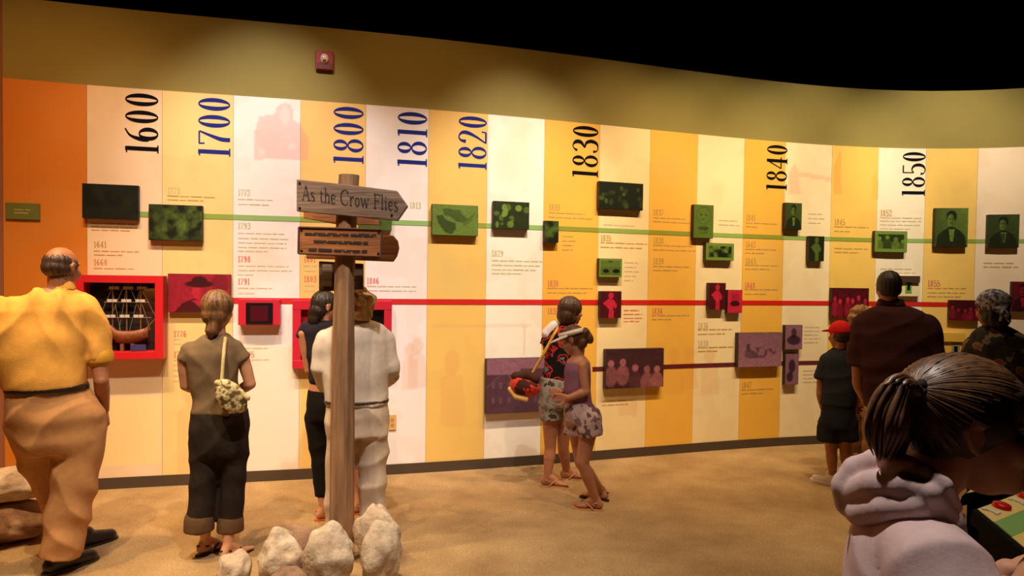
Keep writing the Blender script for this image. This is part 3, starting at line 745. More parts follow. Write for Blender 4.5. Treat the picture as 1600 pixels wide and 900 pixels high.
# ---- ship display case
cx0, cy0, cx1, cy1 = 118, 430, 256, 562
r = empty('ship_display_case', wall_anchor(187, 562), 'red framed glass case holding a ship model behind the man in yellow', 'display case')
D = 0.16
MRF = mat('red_frame', S(206, 30, 40), .4)
_, fc, t, n, hw, hh = flatbox('back_board', cx0 + 3, cy0 + 3, cx1 - 3, cy1 - 3, 0.0135, 0.022, mat('case_black', S(12, 10, 10), .7), r)
base_c = fc
_s, _z = wall_hit((cx0 + cx1) / 2, (cy0 + cy1) / 2)
cw = wpt(_s, _z); dirv = (Vector((0, 0, HC)) - cw); fcF = cw + dirv * (D / dirv.dot(n)); kk = 1 - D / cw.y
HWd, HHt = (wall_hit(cx1, 496)[0] - wall_hit(cx0, 496)[0]) / 2 * kk, (wall_hit(187, cy0)[1] - wall_hit(187, cy1)[1]) / 2 * kk
fw = 0.058
def cbox(name, du, dv, hu, hv, d0, d1, m):
    v, f = box8(fcF + t * du + up * dv + n * ((d0 + d1) / 2 - D), t * hu, n * (d1 - d0) / 2, up * hv)
    v, f = bevel_mesh(v, f, .003, 2); return pyobj(name, v, f, m, r)
for sg in (-1, 1):
    cbox('frame_stile', sg * (HWd - fw / 2), 0, fw / 2, HHt, 0.0225, D, MRF)
    cbox('frame_rail', 0, sg * (HHt - fw / 2), HWd - fw, fw / 2, 0.0225, D, MRF)
gm = bpy.data.materials.new('case_glass'); gm.use_nodes = True
_nt = gm.node_tree; _nt.nodes.clear()
_o = _nt.nodes.new('ShaderNodeOutputMaterial'); _mx = _nt.nodes.new('ShaderNodeMixShader'); _tr = _nt.nodes.new('ShaderNodeBsdfTransparent'); _gl = _nt.nodes.new('ShaderNodeBsdfGlossy')
_gl.inputs['Roughness'].default_value = .03; _mx.inputs[0].default_value = .05
_nt.links.new(_tr.outputs[0], _mx.inputs[1]); _nt.links.new(_gl.outputs[0], _mx.inputs[2]); _nt.links.new(_mx.outputs[0], _o.inputs[0])
cbox('glass_pane', 0, 0, HWd - fw, HHt - fw, D - .02, D - .017, gm)
# the ship model standing in it
ib = fcF - n * (D * .45) - up * (HHt - fw)
ship = empty('ship_model', ib, 'wooden sailing ship model with small pale sails inside the red case', 'ship model')
MH = mat('ship_wood', S(156, 88, 48), .5, noise=.4, nscale=40); MS = mat('sail_cloth', S(214, 206, 196), .8); MD = mat('ship_dark', S(128, 88, 58), .6)
iw = HWd - fw
hull_v, hull_f = [], []
N = 13
for i in range(N):
    q = i / (N - 1) * 2 - 1
    x = q * iw * .62 + iw * .12
    wdt = .036 * (1 - abs(q) ** 3) ** .5 + .002; sheer = .03 * q * q + (.03 if q < -.6 else 0)
    for a2 in np.linspace(0, math.pi, 7):
        hull_v.append(ib + t * x + n * (math.cos(a2) * wdt) + up * (.155 + sheer - math.sin(a2) * (.098 - .02 * q * q)))
    if i:
        for k in range(6): hull_f.append((7 * i - 7 + k, 7 * i + k, 7 * i + k + 1, 7 * i - 6 + k))
        hull_f.append((7 * i - 7, 7 * i - 1, 7 * i + 6, 7 * i))
hull_f += [tuple(range(7)), tuple(range(7 * N - 1, 7 * N - 8, -1))]
pyobj('hull', hull_v, hull_f, MH, ship, True)
for q_ in (0., .3):
    v, f = box8(ib + t * (iw * q_) + up * .03, t * .012, n * .02, up * .028); pyobj('stand', v, f, MD, ship)
def tube(p0, p1, r0, r1=None, n_=8):
    p0, p1 = Vector(p0), Vector(p1); r1 = r0 if r1 is None else r1
    d = (p1 - p0).normalized(); a_ = d.orthogonal().normalized(); b_ = d.cross(a_)
    V = [p + (a_ * math.cos(2 * math.pi * i / n_) + b_ * math.sin(2 * math.pi * i / n_)) * rr for p, rr in ((p0, r0), (p1, r1)) for i in range(n_)]
    return V, [[i, (i + 1) % n_, n_ + (i + 1) % n_, n_ + i] for i in range(n_)] + [list(range(n_ - 1, -1, -1)), list(range(n_, 2 * n_))]
for k, (fx, hgt) in enumerate(((-.28, .40), (.12, .46), (.52, .42))):
    bp_ = ib + t * (iw * fx) + up * .12
    v, f = tube(bp_, bp_ + up * hgt, .006, .003); pyobj('mast', v, f, MD, ship)
    for j, (zz, w_) in enumerate(((.14, .075), (.26, .06), (.36, .045))):
        if zz > hgt - .03: continue
        v, f = tube(bp_ + up * zz - t * w_, bp_ + up * zz + t * w_, .004); pyobj('yard', v, f, MD, ship)
        cxs = bp_ + up * (zz + .012) + n * .008 + t * (.012 * (j - 1))
        v, f = merge(*[box8(cxs + t * o_, t * .016, n * .006, up * .011) for o_ in (-.018, .018)])
        pyobj('furled_sail', v, f, MS, ship)
for (x0_, z0_, x1_, z1_) in ((-.28, .5, -.75, .2), (.12, .56, -.28, .3), (.52, .5, .98, .25), (.12, .56, .52, .3), (.52, .5, .2, .16), (.12, .5, -.1, .16), (-.28, .46, -.05, .15), (.52, .4, .8, .16)):
    v, f = tube(ib + t * (iw * x0_) + up * z0_, ib + t * (iw * x1_) + up * z1_, .0018, None, 5); pyobj('rigging', v, f, mat('rope', S(150, 128, 100), .8), ship)
v, f = tube(ib + t * (iw * .66) + up * .17, ib + t * (iw * .98) + up * .26, .006, .003); pyobj('bowsprit', v, f, MD, ship)
lab = empty('case_label', ib + t * (iw * .5) + n * (D * .3), 'small blue label plate standing inside the ship case', 'label')
v, f = box8(ib + t * (iw * .5) + n * (D * .3) + up * .03, t * .055, n * .004, up * .024); pyobj('plate', v, f, mat('blue_label', S(62, 60, 110), .5), lab)

# ================================================================== SIGNPOST
def plane_pt(px, py, Y):
    d = pix_ray(px, py); return Vector((d.x, d.y, d.z)) * (Y / d.y) + Vector((0, 0, HC))
def ground_pt(px, py):
    d = pix_ray(px, py); k = -HC / d.z; return Vector((d.x * k, d.y * k, 0))
def wood(name, c, c2, stretch):
    return mat(name, c, .75, noise=.5, nscale=9, bump=.35, bscale=22, stretch=stretch, col2=c2)
PY = 4.05
base = plane_pt(534, 862, PY); base.z = 0
post = empty('signpost', base, 'weathered wooden signpost with arrow board rising from a pile of rocks', 'signpost')
MPOST = wood('post_timber', S(176, 132, 94), S(112, 84, 62), (3, 3, .25))
rows = [(862, 514, 553), (700, 516, 553), (560, 519, 553), (455, 523, 553), (340, 526, 558), (274, 529, 562)]
V, Fc = [], []
ns_ = 10
for i, (y, xl, xr) in enumerate(rows):
    a_, b_ = plane_pt(xl, y, PY), plane_pt(xr, y, PY)
    if i == 0: a_.z = b_.z = 0
    c_ = (a_ + b_) / 2; rr = (b_ - a_).length / 2
    for k in range(ns_):
        an = 2 * math.pi * (k + .5) / ns_
        V.append(c_ + Vector((math.cos(an) * rr, math.sin(an) * rr, 0)) * (1 + .05 * math.sin(k * 2.3 + i)))
    if i:
        for k in range(ns_): Fc.append((ns_ * (i - 1) + k, ns_ * (i - 1) + (k + 1) % ns_, ns_ * i + (k + 1) % ns_, ns_ * i + k))
Fc += [tuple(range(ns_ - 1, -1, -1)), tuple(range(ns_ * (len(rows) - 1), ns_ * len(rows)))]
pyobj('post', V, Fc, MPOST, post)
def signboard(name, pts, Y, th, m, yaw=0.0, bev=.006):
    P = [plane_pt(x, y, Y) for x, y in pts]
    v, f = prism(P, (0, -1, 0), th)
    v, f = bevel_mesh(v, f, bev, 2)
    return pyobj(name, v, f, m, post), P
MBA = wood('grey_brown_board', S(146, 118, 98), S(96, 72, 58), (.3, 2, 4))
MBO = wood('orange_brown_board', S(176, 108, 54), S(122, 70, 34), (.3, 2, 4))
Yb = PY - .085
arrow, _ = signboard('arrow_board', [(463, 280), (463, 330), (540, 337), (621, 345), (637, 322), (620, 298), (540, 288)], Yb, .035, MBA)
V, Fc, wd = text2d('As the Crow Flies', .02)
o0, ox, oy = plane_pt(472, 312, Yb - .003), plane_pt(622, 330, Yb - .003), plane_pt(472, 289, Yb - .003)
pyobj('arrow_lettering', [o0 + (ox - o0) * (x / wd) + (oy - o0) * y for x, y in V], Fc, mat('burnt_lettering', S(44, 30, 26), .8), arrow)
signboard('back_board', [(474, 326), (474, 341), (524, 350), (592, 352), (592, 340)], PY + .10, .03, MBO)
sec, _ = signboard('distance_board', [(467, 355), (466, 396), (595, 401), (597, 359)], Yb, .03, MBO)
for k, (x, y, w_) in enumerate(((476, 365, 112), (490, 377, 85), (482, 390, 92))):
    o0, ox = plane_pt(x, y, Yb - .003), plane_pt(x + w_, y + 3, Yb - .003)
    e_ = (ox - o0).normalized(); 
    V, Fc = words2d([((ox - o0).length, 0), ((ox - o0).length, .008)], .017, rw)
    pyobj('distance_lettering', [o0 + e_ * x_ + up * y_ for x_, y_ in V], Fc, mat('burnt_lettering', S(44, 30, 26), .8), sec)
rim = [(467, 355), (597, 359), (595, 401), (466, 396)]
for (a_, b_) in zip(rim, rim[1:] + rim[:1]):
    v, f = tube(plane_pt(*a_, Yb - .002), plane_pt(*b_, Yb - .002), .006); pyobj('board_rim', v, f, mat('dark_rim', S(84, 48, 28), .8), sec)
cap_pts = [(478, 364), (478, 404), (540, 405), (612, 409)] + [(623 - 4 * abs(q), 388 - 10 * q) for q in (-1.6, -1, 0, 1, 1.6)] + [(612, 368)]
cap_pts = [(478, 364), (478, 404), (540, 406), (614, 409), (620, 400), (623, 388), (621, 376), (614, 368)]
signboard('rounded_board', cap_pts, PY + .10, .03, MBO)
brd, _ = signboard('framed_board', [(498, 408), (498, 456), (567, 452), (567, 412)], PY + .12, .03, wood('dark_board', S(104, 78, 50), S(66, 48, 34), (.3, 2, 4)))
signboard('framed_inset', [(503, 413), (503, 448), (519, 448), (519, 413)], PY + .108, .02, MBA)
for xx, zz in ((468, 286), (468, 325), (612, 336), (471, 359), (471, 392), (592, 363), (591, 396)):
    bp_ = plane_pt(xx, zz, Yb - .002)
    v, f = tube(bp_ + Vector((0, .004, 0)), bp_ - Vector((0, .004, 0)), .008, .006); pyobj('bolt', v, f, mat('bolt_iron', S(60, 52, 48), .4, .8), post)

# ================================================================== ROCKS
def rock(c, rx, ry, rz, seed, m, label, group, yaw=0.0):
    bm = bmesh.new(); bmesh.ops.create_icosphere(bm, subdivisions=4, radius=1)
    r_ = random.Random(seed); ph = [r_.uniform(0, 6.3) for _ in range(9)]
    kk_ = [Vector((r_.uniform(-1, 1), r_.uniform(-1, 1), r_.uniform(-1, 1))) for _ in range(9)]
    planes = [(Vector((r_.uniform(-1, 1), r_.uniform(-1, 1), r_.uniform(-.5, 1))).normalized(), r_.uniform(.74, .92)) for _ in range(9)]
    for v in bm.verts:
        p = v.co.copy()
        for pn, pd in planes:
            dd = p.dot(pn)
            if dd > pd: p -= pn * (dd - pd) * .75
        dsp = sum(math.sin(2.6 * (i * .5 + 1) * k_.dot(v.co) + ph[i]) * .085 / (i * .5 + 1) for i, k_ in enumerate(kk_))
        p *= 1 + dsp
        q = Vector((p.x * rx, p.y * ry, p.z * rz)); q.rotate(Matrix.Rotation(yaw, 3, 'Z'))
        v.co = q
    zmin = min(v.co.z for v in bm.verts)
    cut = zmin + rz * .12
    for v in bm.verts:
        if v.co.z < cut: v.co.z = cut
        v.co.z -= cut
    me = bpy.data.meshes.new('rock'); bm.to_mesh(me); bm.free()
    o = link('rock', me, None, m, True, c)
    return tag(o, label, 'rock', group)
MRK = mat('pale_granite', S(226, 208, 184), .85, noise=.35, nscale=9, bump=.6, bscale=45, col2=S(164, 132, 102))
MRK2 = mat('pinkish_granite', S(176, 138, 108), .85, noise=.35, nscale=12, bump=.5, bscale=40, col2=S(112, 80, 60))
GP = 'rocks piled around the signpost'
rock((-1.225, 3.66, 0), .125, .12, .165, 1, MRK, 'pale flat-faced rock left of the signpost foot', GP, .3)
rock((-.955, 3.62, 0), .145, .13, .19, 2, MRK, 'largest speckled rock right in front of the signpost foot', GP, .2)
rock((-.69, 3.72, 0), .105, .12, .17, 3, MRK, 'upright pale rock at the right end of the signpost pile', GP)
rock((-1.46, 3.60, 0), .09, .10, .11, 4, MRK, 'small low pale rock at the left end of the signpost pile', GP)
rock((-1.10, 3.40, 0), .12, .10, .12, 5, MRK2, 'small pinkish rock at the front of the signpost pile', GP)
rock((-1.28, 3.97, 0), .13, .11, .13, 6, MRK2, 'tan rock tucked behind the signpost foot', GP)
rock((-.78, 4.00, 0), .12, .12, .20, 7, MRK, 'pale rounded rock behind the signpost foot', GP)
g1 = ground_pt(20, 866)
rock((g1.x - .20, g1.y + .24, 0), .34, .22, .125, 11, MRK2, 'brown boulder lying under a paler boulder by the left wall', 'boulders by the left wall')
rock((g1.x - .22, g1.y + .32, .228), .32, .22, .10, 12, MRK, 'pale boulder resting on a brown boulder by the left wall', 'boulders by the left wall')

# ================================================================== EXHIBIT CONSOLES (front right)
MBK = mat('black_console', S(12, 11, 10), .85, spec=.1)
def console(corners, label, seed, hb):
    """corners: near-left, far-left, far-right, near-right of the slanted top (world)"""
    A, B, C_, D_ = [Vector(q) for q in corners]
    nn = (B - A).cross(D_ - A); nn = nn.normalized(); nn = nn if nn.z > 0 else -nn
    fl = (A + C_) / 2; fl.z = 0
    r = empty('exhibit_console', fl, label, 'exhibit', 'exhibit consoles')
    v, f = prism([A, D_, C_, B], nn, .05); v, f = bevel_mesh(v, f, .004, 2); pyobj('top_slab', v, f, MBK, r)
    ct = (A + B + C_ + D_) / 4
    low = [ct + (q - ct) * .88 - nn * .05 for q in (A, D_, C_, B)]
    V = [q for q in low] + [Vector((q.x, q.y, 0)) for q in low]
    pyobj('cabinet', V, [(0, 1, 2, 3), (7, 6, 5, 4)] + [(i, i + 4, (i + 1) % 4 + 4, (i + 1) % 4) for i in range(4)], MBK, r)
    def at(u, w, h=0.0): return A + (D_ - A) * u + (B - A) * w + nn * h
    def sheet(name, u0, u1, w0, w1, h, m):
        v, f = prism([at(u0, w0, h), at(u1, w0, h), at(u1, w1, h), at(u0, w1, h)], nn, .0025); return pyobj(name, v, f, m, r)
    sheet('yellow_graphic', .03, .97, .04, .96, .003, mat('console_yellow', S(238, 202, 116), .45))
    if seed == 1:
        sheet('green_graphic_band', .03, .97, .28, .62, .0045, mat('console_green', S(128, 170, 92), .45))
    else:
        sheet('red_graphic_band', .35, .97, .28, .96, .0045, mat('console_red', S(206, 44, 62), .45))
    ax = (D_ - A).normalized(); ay = nn.cross(ax)
    for k in range(4):
        u_ = .13 + .235 * k
        c_ = at(u_ + .05, .82 if seed == 1 else .14, .004)
        ringv = []
        for hh_, rr in ((0, .030), (.012, .028), (.016, .02)):
            for i in range(16):
                an = 2 * math.pi * i / 16; ringv.append(c_ + nn * hh_ + (ax * math.cos(an) + ay * math.sin(an)) * rr)
        Fb = [[q * 16 + i, q * 16 + (i + 1) % 16, (q + 1) * 16 + (i + 1) % 16, (q + 1) * 16 + i] for q in range(2) for i in range(16)] + [list(range(32, 48))]
        pyobj('red_button', ringv, Fb, mat('button_red', S(196, 24, 20), .3), r, True)
        c2 = at(u_ - .045, .82 if seed == 1 else .14, .004)
        v, f = merge(box8(c2 + nn * .003, ax * .006, ay * .022, nn * .003), box8(c2 + nn * .003 - ay * .02, ax * .016, ay * .005, nn * .003), box8(c2 + nn * .003 + ay * .018 - ax * .008, ax * .008, ay * .005, nn * .003))
        pyobj('button_marker', v, f, mat('marker_white', S(238, 232, 222), .4), r)
    return r, at, nn
# near console: left edge runs away from us
A = plane_pt(1600, 864, 2.05); B = plane_pt(1519, 796, 2.36)
DD = plane_pt(1600, 766, 2.62) - plane_pt(1519, 796, 2.36); DD = DD.normalized() * .95
console((A, B, B + DD, A + DD), 'black exhibit console topped with yellow and green graphics', 1, .8)
# second console, farther back
A = plane_pt(1503, 774, 2.72); D2 = plane_pt(1600, 754, 3.05); B2 = plane_pt(1548, 738, 3.12)
DD = (D2 - A).normalized() * .95
console((A, B2, B2 + DD, A + DD), 'black exhibit console with a red and yellow top behind the first console', 2, .8)

# ================================================================== PEOPLE
def cap_vf(p0, r0, p1, r1, n=12):
    """tapered capsule"""
    p0, p1 = Vector(p0), Vector(p1)
    d = p1 - p0; L = d.length
    if L < 1e-5: d = Vector((0, 0, 1)); L = 1e-5
    d.normalize(); a = d.orthogonal().normalized(); b = d.cross(a)
    V, rings = [], []
    for c, r, angs in ((p0, r0, (-75, -45, -15)), (p1, r1, (15, 45, 75))):
        for ang in angs:
            h, rr = math.sin(math.radians(ang)) * r, math.cos(math.radians(ang)) * r
            rings.append(len(V))
            for i in range(n):
                t_ = 2 * math.pi * i / n
                V.append(c + d * h + (a * math.cos(t_) + b * math.sin(t_)) * rr)
    Fc = [[rings[k] + i, rings[k] + (i + 1) % n, rings[k + 1] + (i + 1) % n, rings[k + 1] + i] for k in range(5) for i in range(n)]
    Fc += [[rings[0] + i for i in range(n - 1, -1, -1)], [rings[5] + i for i in range(n)]]
    return V, Fc
def ell_vf(c, ax, ay, az, n=16, m=10):
    """ellipsoid from three half-axis vectors"""
    V = []
    for j in range(1, m):
        th_ = math.pi * j / m
        for i in range(n):
            ph = 2 * math.pi * i / n
            V.append(c + ax * (math.sin(th_) * math.cos(ph)) + ay * (math.sin(th_) * math.sin(ph)) + az * math.cos(th_))
    t_, b_ = len(V), len(V) + 1
    V += [c + az, c - az]
    Fc = [[j * n + (i + 1) % n, j * n + i, (j + 1) * n + i, (j + 1) * n + (i + 1) % n] for j in range(m - 2) for i in range(n)]
    Fc += [[t_, i, (i + 1) % n] for i in range(n)] + [[b_, (m - 2) * n + (i + 1) % n, (m - 2) * n + i] for i in range(n)]
    return V, Fc
def rings_vf(rings, p=2.3, n=28):
    """loft of (centre, half-width vector, half-depth vector)"""
    V, Fc = [], []
    for c, a, b in rings:
        for i in range(n):
            t_ = 2 * math.pi * i / n; cc, ss_ = math.cos(t_), math.sin(t_)
            V.append(c + a * (math.copysign(abs(cc) ** (2 / p), cc)) + b * (math.copysign(abs(ss_) ** (2 / p), ss_)))
    for k in range(len(rings) - 1):
        Fc += [[k * n + i, k * n + (i + 1) % n, (k + 1) * n + (i + 1) % n, (k + 1) * n + i] for i in range(n)]
    Fc += [list(range(n - 1, -1, -1)), list(range((len(rings) - 1) * n, len(rings) * n))]
    return V, Fc
def solid(name, parts, m, root, voxel=.01, smooth=4, disp=None, parent=None):
    """union of overlapping closed pieces -> one continuous skin, in the root's space"""
    V, Fc = merge(*parts)
    og = Vector(root.location)
    me = bpy.data.meshes.new('tmp'); me.from_pydata([tuple(v - og) for v in V], [], Fc); me.update()
    bm = bmesh.new(); bm.from_mesh(me); bmesh.ops.recalc_face_normals(bm, faces=bm.faces); bm.to_mesh(me); bm.free()
    ob = bpy.data.objects.new('tmp', me); COL.objects.link(ob)
    rm = ob.modifiers.new('r', 'REMESH'); rm.mode = 'VOXEL'; rm.voxel_size = voxel
    if smooth:
        sm = ob.modifiers.new('s', 'SMOOTH'); sm.factor = .5; sm.iterations = smooth
    dg = bpy.context.evaluated_depsgraph_get()
    out = bpy.data.meshes.new_from_object(ob.evaluated_get(dg))
    bpy.data.objects.remove(ob); bpy.data.meshes.remove(me)
    n = len(out.vertices)
    if disp and n:
        co = np.empty(n * 3, np.float32); out.vertices.foreach_get('co', co); co = co.reshape(-1, 3)
        no = np.empty(n * 3, np.float32); out.vertex_normals.foreach_get('vector', no); no = no.reshape(-1, 3)
        d = disp(co)
        co = co + no * d[:, None]
        out.vertices.foreach_set('co', co.astype(np.float32).ravel()); out.update()
    out.name = name; out.materials.clear()
    o = link(name, out, parent or root, m, True)
    return o
def folds(amp, seed=0, fx=30., fz=16., tilt=.6):
    r_ = random.Random(seed); ph = [r_.uniform(0, 6.28) for _ in range(8)]
    def fn(c):
        x, y, z = c[:, 0] + .6 * c[:, 1], c[:, 1] - .5 * c[:, 0], c[:, 2]
        w = np.sin(5.1 * x + 4.3 * z + ph[0]) + .6 * np.sin(9.7 * z - 6.1 * x + ph[1])
        a = 1 - 2 * np.abs(np.sin(.5 * fx * x + fz * tilt * z + w * .9 + ph[2])) ** .8
        b = 1 - 2 * np.abs(np.sin(.35 * fx * x - fz * z + w * 1.1 + ph[3])) ** .8
        d = np.sin(fz * 2.1 * z + fx * .4 * y + 1.6 * w + ph[4])
        m1 = .5 + .5 * np.sin(6 * z + 4 * x + ph[5]); m2 = .5 + .5 * np.sin(7 * x - 5 * z + ph[6])
        return amp * (.75 * a * m1 + .65 * b * m2 + .3 * d)
    return fn
def strands(amp, C, k=40, seed=0):
    """hair relief running down from the crown C (root space)"""
    def fn(c):
        an = np.arctan2(c[:, 1] - C[1], c[:, 0] - C[0])
        return amp * (np.sin(an * k + 5 * np.sin(3 * c[:, 2] * 8)) * .6 + np.sin(an * k * .37 + 9 * c[:, 2] + seed) * .7)
    return fn
def curls(amp, f=55., seed=0):
    def fn(c):
        return amp * (np.sin(c[:, 0] * f + seed) * np.sin(c[:, 1] * f * 1.1 + 2) + np.sin(c[:, 2] * f * .9 + 1 + 2 * np.sin(c[:, 0] * f * .5)))
    return fn
SKIN = mat('skin_warm', S(206, 148, 114), .55, noise=.1, nscale=30, sss=.08)
SKIN2 = mat('skin_tanned', S(176, 116, 84), .55, noise=.1, nscale=30, sss=.08)
EYE_W = mat('eye_white', S(225, 220, 212), .3); EYE_D = mat('eye_dark', S(40, 28, 22), .2); LIPS = mat('lips', S(176, 96, 84), .5)

class Fig:
    def __init__(self, label, gx=None, gy=None, G=None, k=1.0):
        self.G = Vector(G) if G is not None else ground_pt(gx, gy)
        self.n = Vector((self.G.x, self.G.y, 0)).normalized()
        self.r = Vector((self.n.y, -self.n.x, 0))
        self.k = k
        self.root = empty('person', self.G, label, 'person')
        self.skin = []
        self.cam = Vector((0, 0, HC))
        self.skin_mat = SKIN
    def pt(self, px, py, d=0.0):
        dv = pix_ray(px, py)
        t_ = ((self.G - self.cam).dot(self.n) + d) / dv.dot(self.n)
        return self.cam + dv * t_
    def dirv(self, yaw, pitch=0.0):
        a, e = math.radians(yaw), math.radians(pitch)
        return (self.n * math.cos(a) + self.r * math.sin(a)) * math.cos(e) + Vector((0, 0, math.sin(e)))
    def chain(self, pts):
        """pts = (px, py, radius m, d)"""
        P = [(self.pt(q[0], q[1], q[3] if len(q) > 3 else 0), q[2]) for q in pts]
        return [cap_vf(P[i][0], P[i][1], P[i + 1][0], P[i + 1][1]) for i in range(len(P) - 1)]
    def limb(self, pts):
        """garment tube with flat open-looking ends"""
        P = [(self.pt(q[0], q[1], q[3] if len(q) > 3 else 0), q[2]) for q in pts]
        R = []
        for i, (c, rad) in enumerate(P):
            d = (P[min(i + 1, len(P) - 1)][0] - P[max(i - 1, 0)][0]).normalized()
            a = (self.r - d * self.r.dot(d))
            if a.length < .3: a = self.n - d * self.n.dot(d)
            a = a.normalized(); b = d.cross(a)
            R.append((c, a * rad, b * rad))
        return [rings_vf(R, 2.0, 20), ell_vf(P[0][0], self.r * P[0][1], self.n * P[0][1], Vector((0, 0, P[0][1])))]
    def rows(self, rows, grow=0.0, p=2.3, zmul=1.0):
        R = []
        for q in rows:
            y, xl, xr, dep = q[:4]; d = q[4] if len(q) > 4 else 0
            a, b = self.pt(xl, y, d), self.pt(xr, y, d)
            c = (a + b) / 2; hw = (b - a).length / 2 + grow
            R.append((c, self.r * max(.005, hw), self.n * max(.005, dep + grow)))
        return [rings_vf(R, p)]
    def head(self, px, py, k=1.0, yaw=0, pitch=0, d=0.0, roll=0.0, eyes=True, C=None):
        C = self.pt(px, py, d) if C is None else C
        fw = self.dirv(yaw, pitch); rt = fw.cross(Vector((0, 0, 1))).normalized(); u_ = rt.cross(fw).normalized()
        if roll:
            q = Matrix.Rotation(math.radians(roll), 3, fw); rt = q @ rt; u_ = q @ u_
        self.H = (C, rt, fw, u_, k)
        h = self.h; E = self.he
        S_ = [E(0, -.012, .028, .077, .094, .092), E(0, .028, -.03, .064, .066, .088), E(0, .060, -.088, .030, .030, .026),
              cap_vf(h(0, .086, .012), .010 * k, h(0, .106, -.026), .0145 * k), E(.011, .095, -.03, .009, .011, .008), E(-.011, .095, -.03, .009, .011, .008),
              cap_vf(h(-.034, .083, .03), .011 * k, h(.034, .083, .03), .011 * k), E(.04, .062, -.028, .024, .026, .028), E(-.04, .062, -.028, .024, .026, .028),
              cap_vf(h(-.018, .087, -.058), .008 * k, h(.018, .087, -.058), .008 * k), cap_vf(h(-.015, .085, -.069), .008 * k, h(.015, .085, -.069), .008 * k)]
        for s in (-1, 1):
            S_ += [E(s * .077, -.006, .0, .007, .016, .026), cap_vf(h(s * .081, .006, .020), .0055 * k, h(s * .084, -.010, .027), .0055 * k), cap_vf(h(s * .084, -.010, .027), .0055 * k, h(s * .085, -.021, .012), .0055 * k), cap_vf(h(s * .085, -.021, .012), .0055 * k, h(s * .080, -.010, -.022), .006 * k), E(s * .078, -.002, -.026, .006, .008, .009)]
        self.skin += S_
        if eyes:
            for s in (-1, 1):
                v, f = E(s * .031, .070, .010, .0125, .0125, .0115); e = self.mesh('eye', v, f, EYE_W)
                v, f = E(s * .031, .0800, .010, .006, .004, .006); self.mesh('iris', v, f, EYE_D, True, e)
            v, f = merge(cap_vf(h(-.02, .0905, -.060), .006 * k, h(.02, .0905, -.060), .006 * k)); self.mesh('lips', v, f, LIPS)
        return C
    def h(self, x, y, z):
        C, rt, fw, u_, k = self.H; return C + rt * (x * k) + fw * (y * k) + u_ * (z * k)
    def he(self, x, y, z, rx, ry, rz):
        C, rt, fw, u_, k = self.H; return ell_vf(self.h(x, y, z), rt * (rx * k), fw * (ry * k), u_ * (rz * k))
    def mesh(self, name, v, f, m, smooth=True, parent=None):
        o = pyobj(name, v, f, m, self.root, smooth)
        if parent: o.parent = parent
        return o
    def hand(self, W, d, nrm, k=1.0, curl=28, flip=1):
        """W wrist point, d pointing along the hand, nrm = back of the hand"""
        d = Vector(d).normalized(); nrm = Vector(nrm); nrm = (nrm - d * nrm.dot(d)).normalized(); sd = d.cross(nrm) * flip
        S_ = []
        for o_, l, kn in ((-.031, .058, .078), (-.0105, .074, .084), (.0105, .08, .086), (.031, .07, .082)):
            kp = W + d * (kn * k) + sd * (o_ * k)
            S_.append(cap_vf(W + d * (.012 * k) + sd * (o_ * .55 * k), .014 * k, kp, .0125 * k))
            p, dd = kp, d.copy()
            for j, fr in enumerate((.45, .32, .25)):
                bend = -nrm if j == 0 else (dd.cross(sd) if dd.cross(sd).dot(nrm) < dd.dot(d) * .0 + (.0 if j == 1 else .5) else -dd.cross(sd))
                ca, sa = math.cos(math.radians(curl)), math.sin(math.radians(curl))
                dd = (dd * ca + bend * sa).normalized()
                q = p + dd * (l * fr * k)
                S_.append(cap_vf(p, (.0095 - .0012 * j) * k, q, (.0085 - .0012 * j) * k)); p = q
        t0 = W + d * (.028 * k) + sd * (.026 * k); t1 = t0 + (d * .55 + sd * .75 - nrm * .25).normalized() * (.038 * k); t2 = t1 + (d * .9 + sd * .2 - nrm * .35).normalized() * (.034 * k)
        S_ += [cap_vf(t0, .014 * k, t1, .0115 * k), cap_vf(t1, .011 * k, t2, .0085 * k)]
        self.skin += S_
    def arm(self, sh, el, wr, k=1.0, hdir=None, hn=None, flip=1, curl=28):
        Pa, Pb, Pc = self.pt(*sh), self.pt(*el), self.pt(*wr)
        self.skin += [cap_vf(Pa, .043 * k, Pa.lerp(Pb, .45), .043 * k), cap_vf(Pa.lerp(Pb, .45), .043 * k, Pb, .037 * k), cap_vf(Pb, .038 * k, Pb.lerp(Pc, .3), .040 * k), cap_vf(Pb.lerp(Pc, .3), .040 * k, Pc, .026 * k)]
        hd = self.dirv(*hdir) if hdir else (Pc - Pb).normalized()
        nn_ = Vector(hn) if hn is not None else self.r * flip
        self.hand(Pc, hd, nn_, k, curl, flip)
    def leg(self, hp, kn, an, k=1.0):
        """an = ground pixel and depth of the ankle: the ankle sits .085k above the floor"""
        Pa, Pb, Pc = self.pt(*hp), self.pt(*kn), self.gpt(*an) + Vector((0, 0, .085 * k))
        self.skin += [cap_vf(Pa, .082 * k, Pb, .054 * k), cap_vf(Pb, .054 * k, Pb.lerp(Pc, .32), .056 * k), cap_vf(Pb.lerp(Pc, .32), .056 * k, Pc, .034 * k)]
        return Pc
    def gpt(self, px, py, lift=0.0):
        g = ground_pt(px, py); g.z = lift; return g
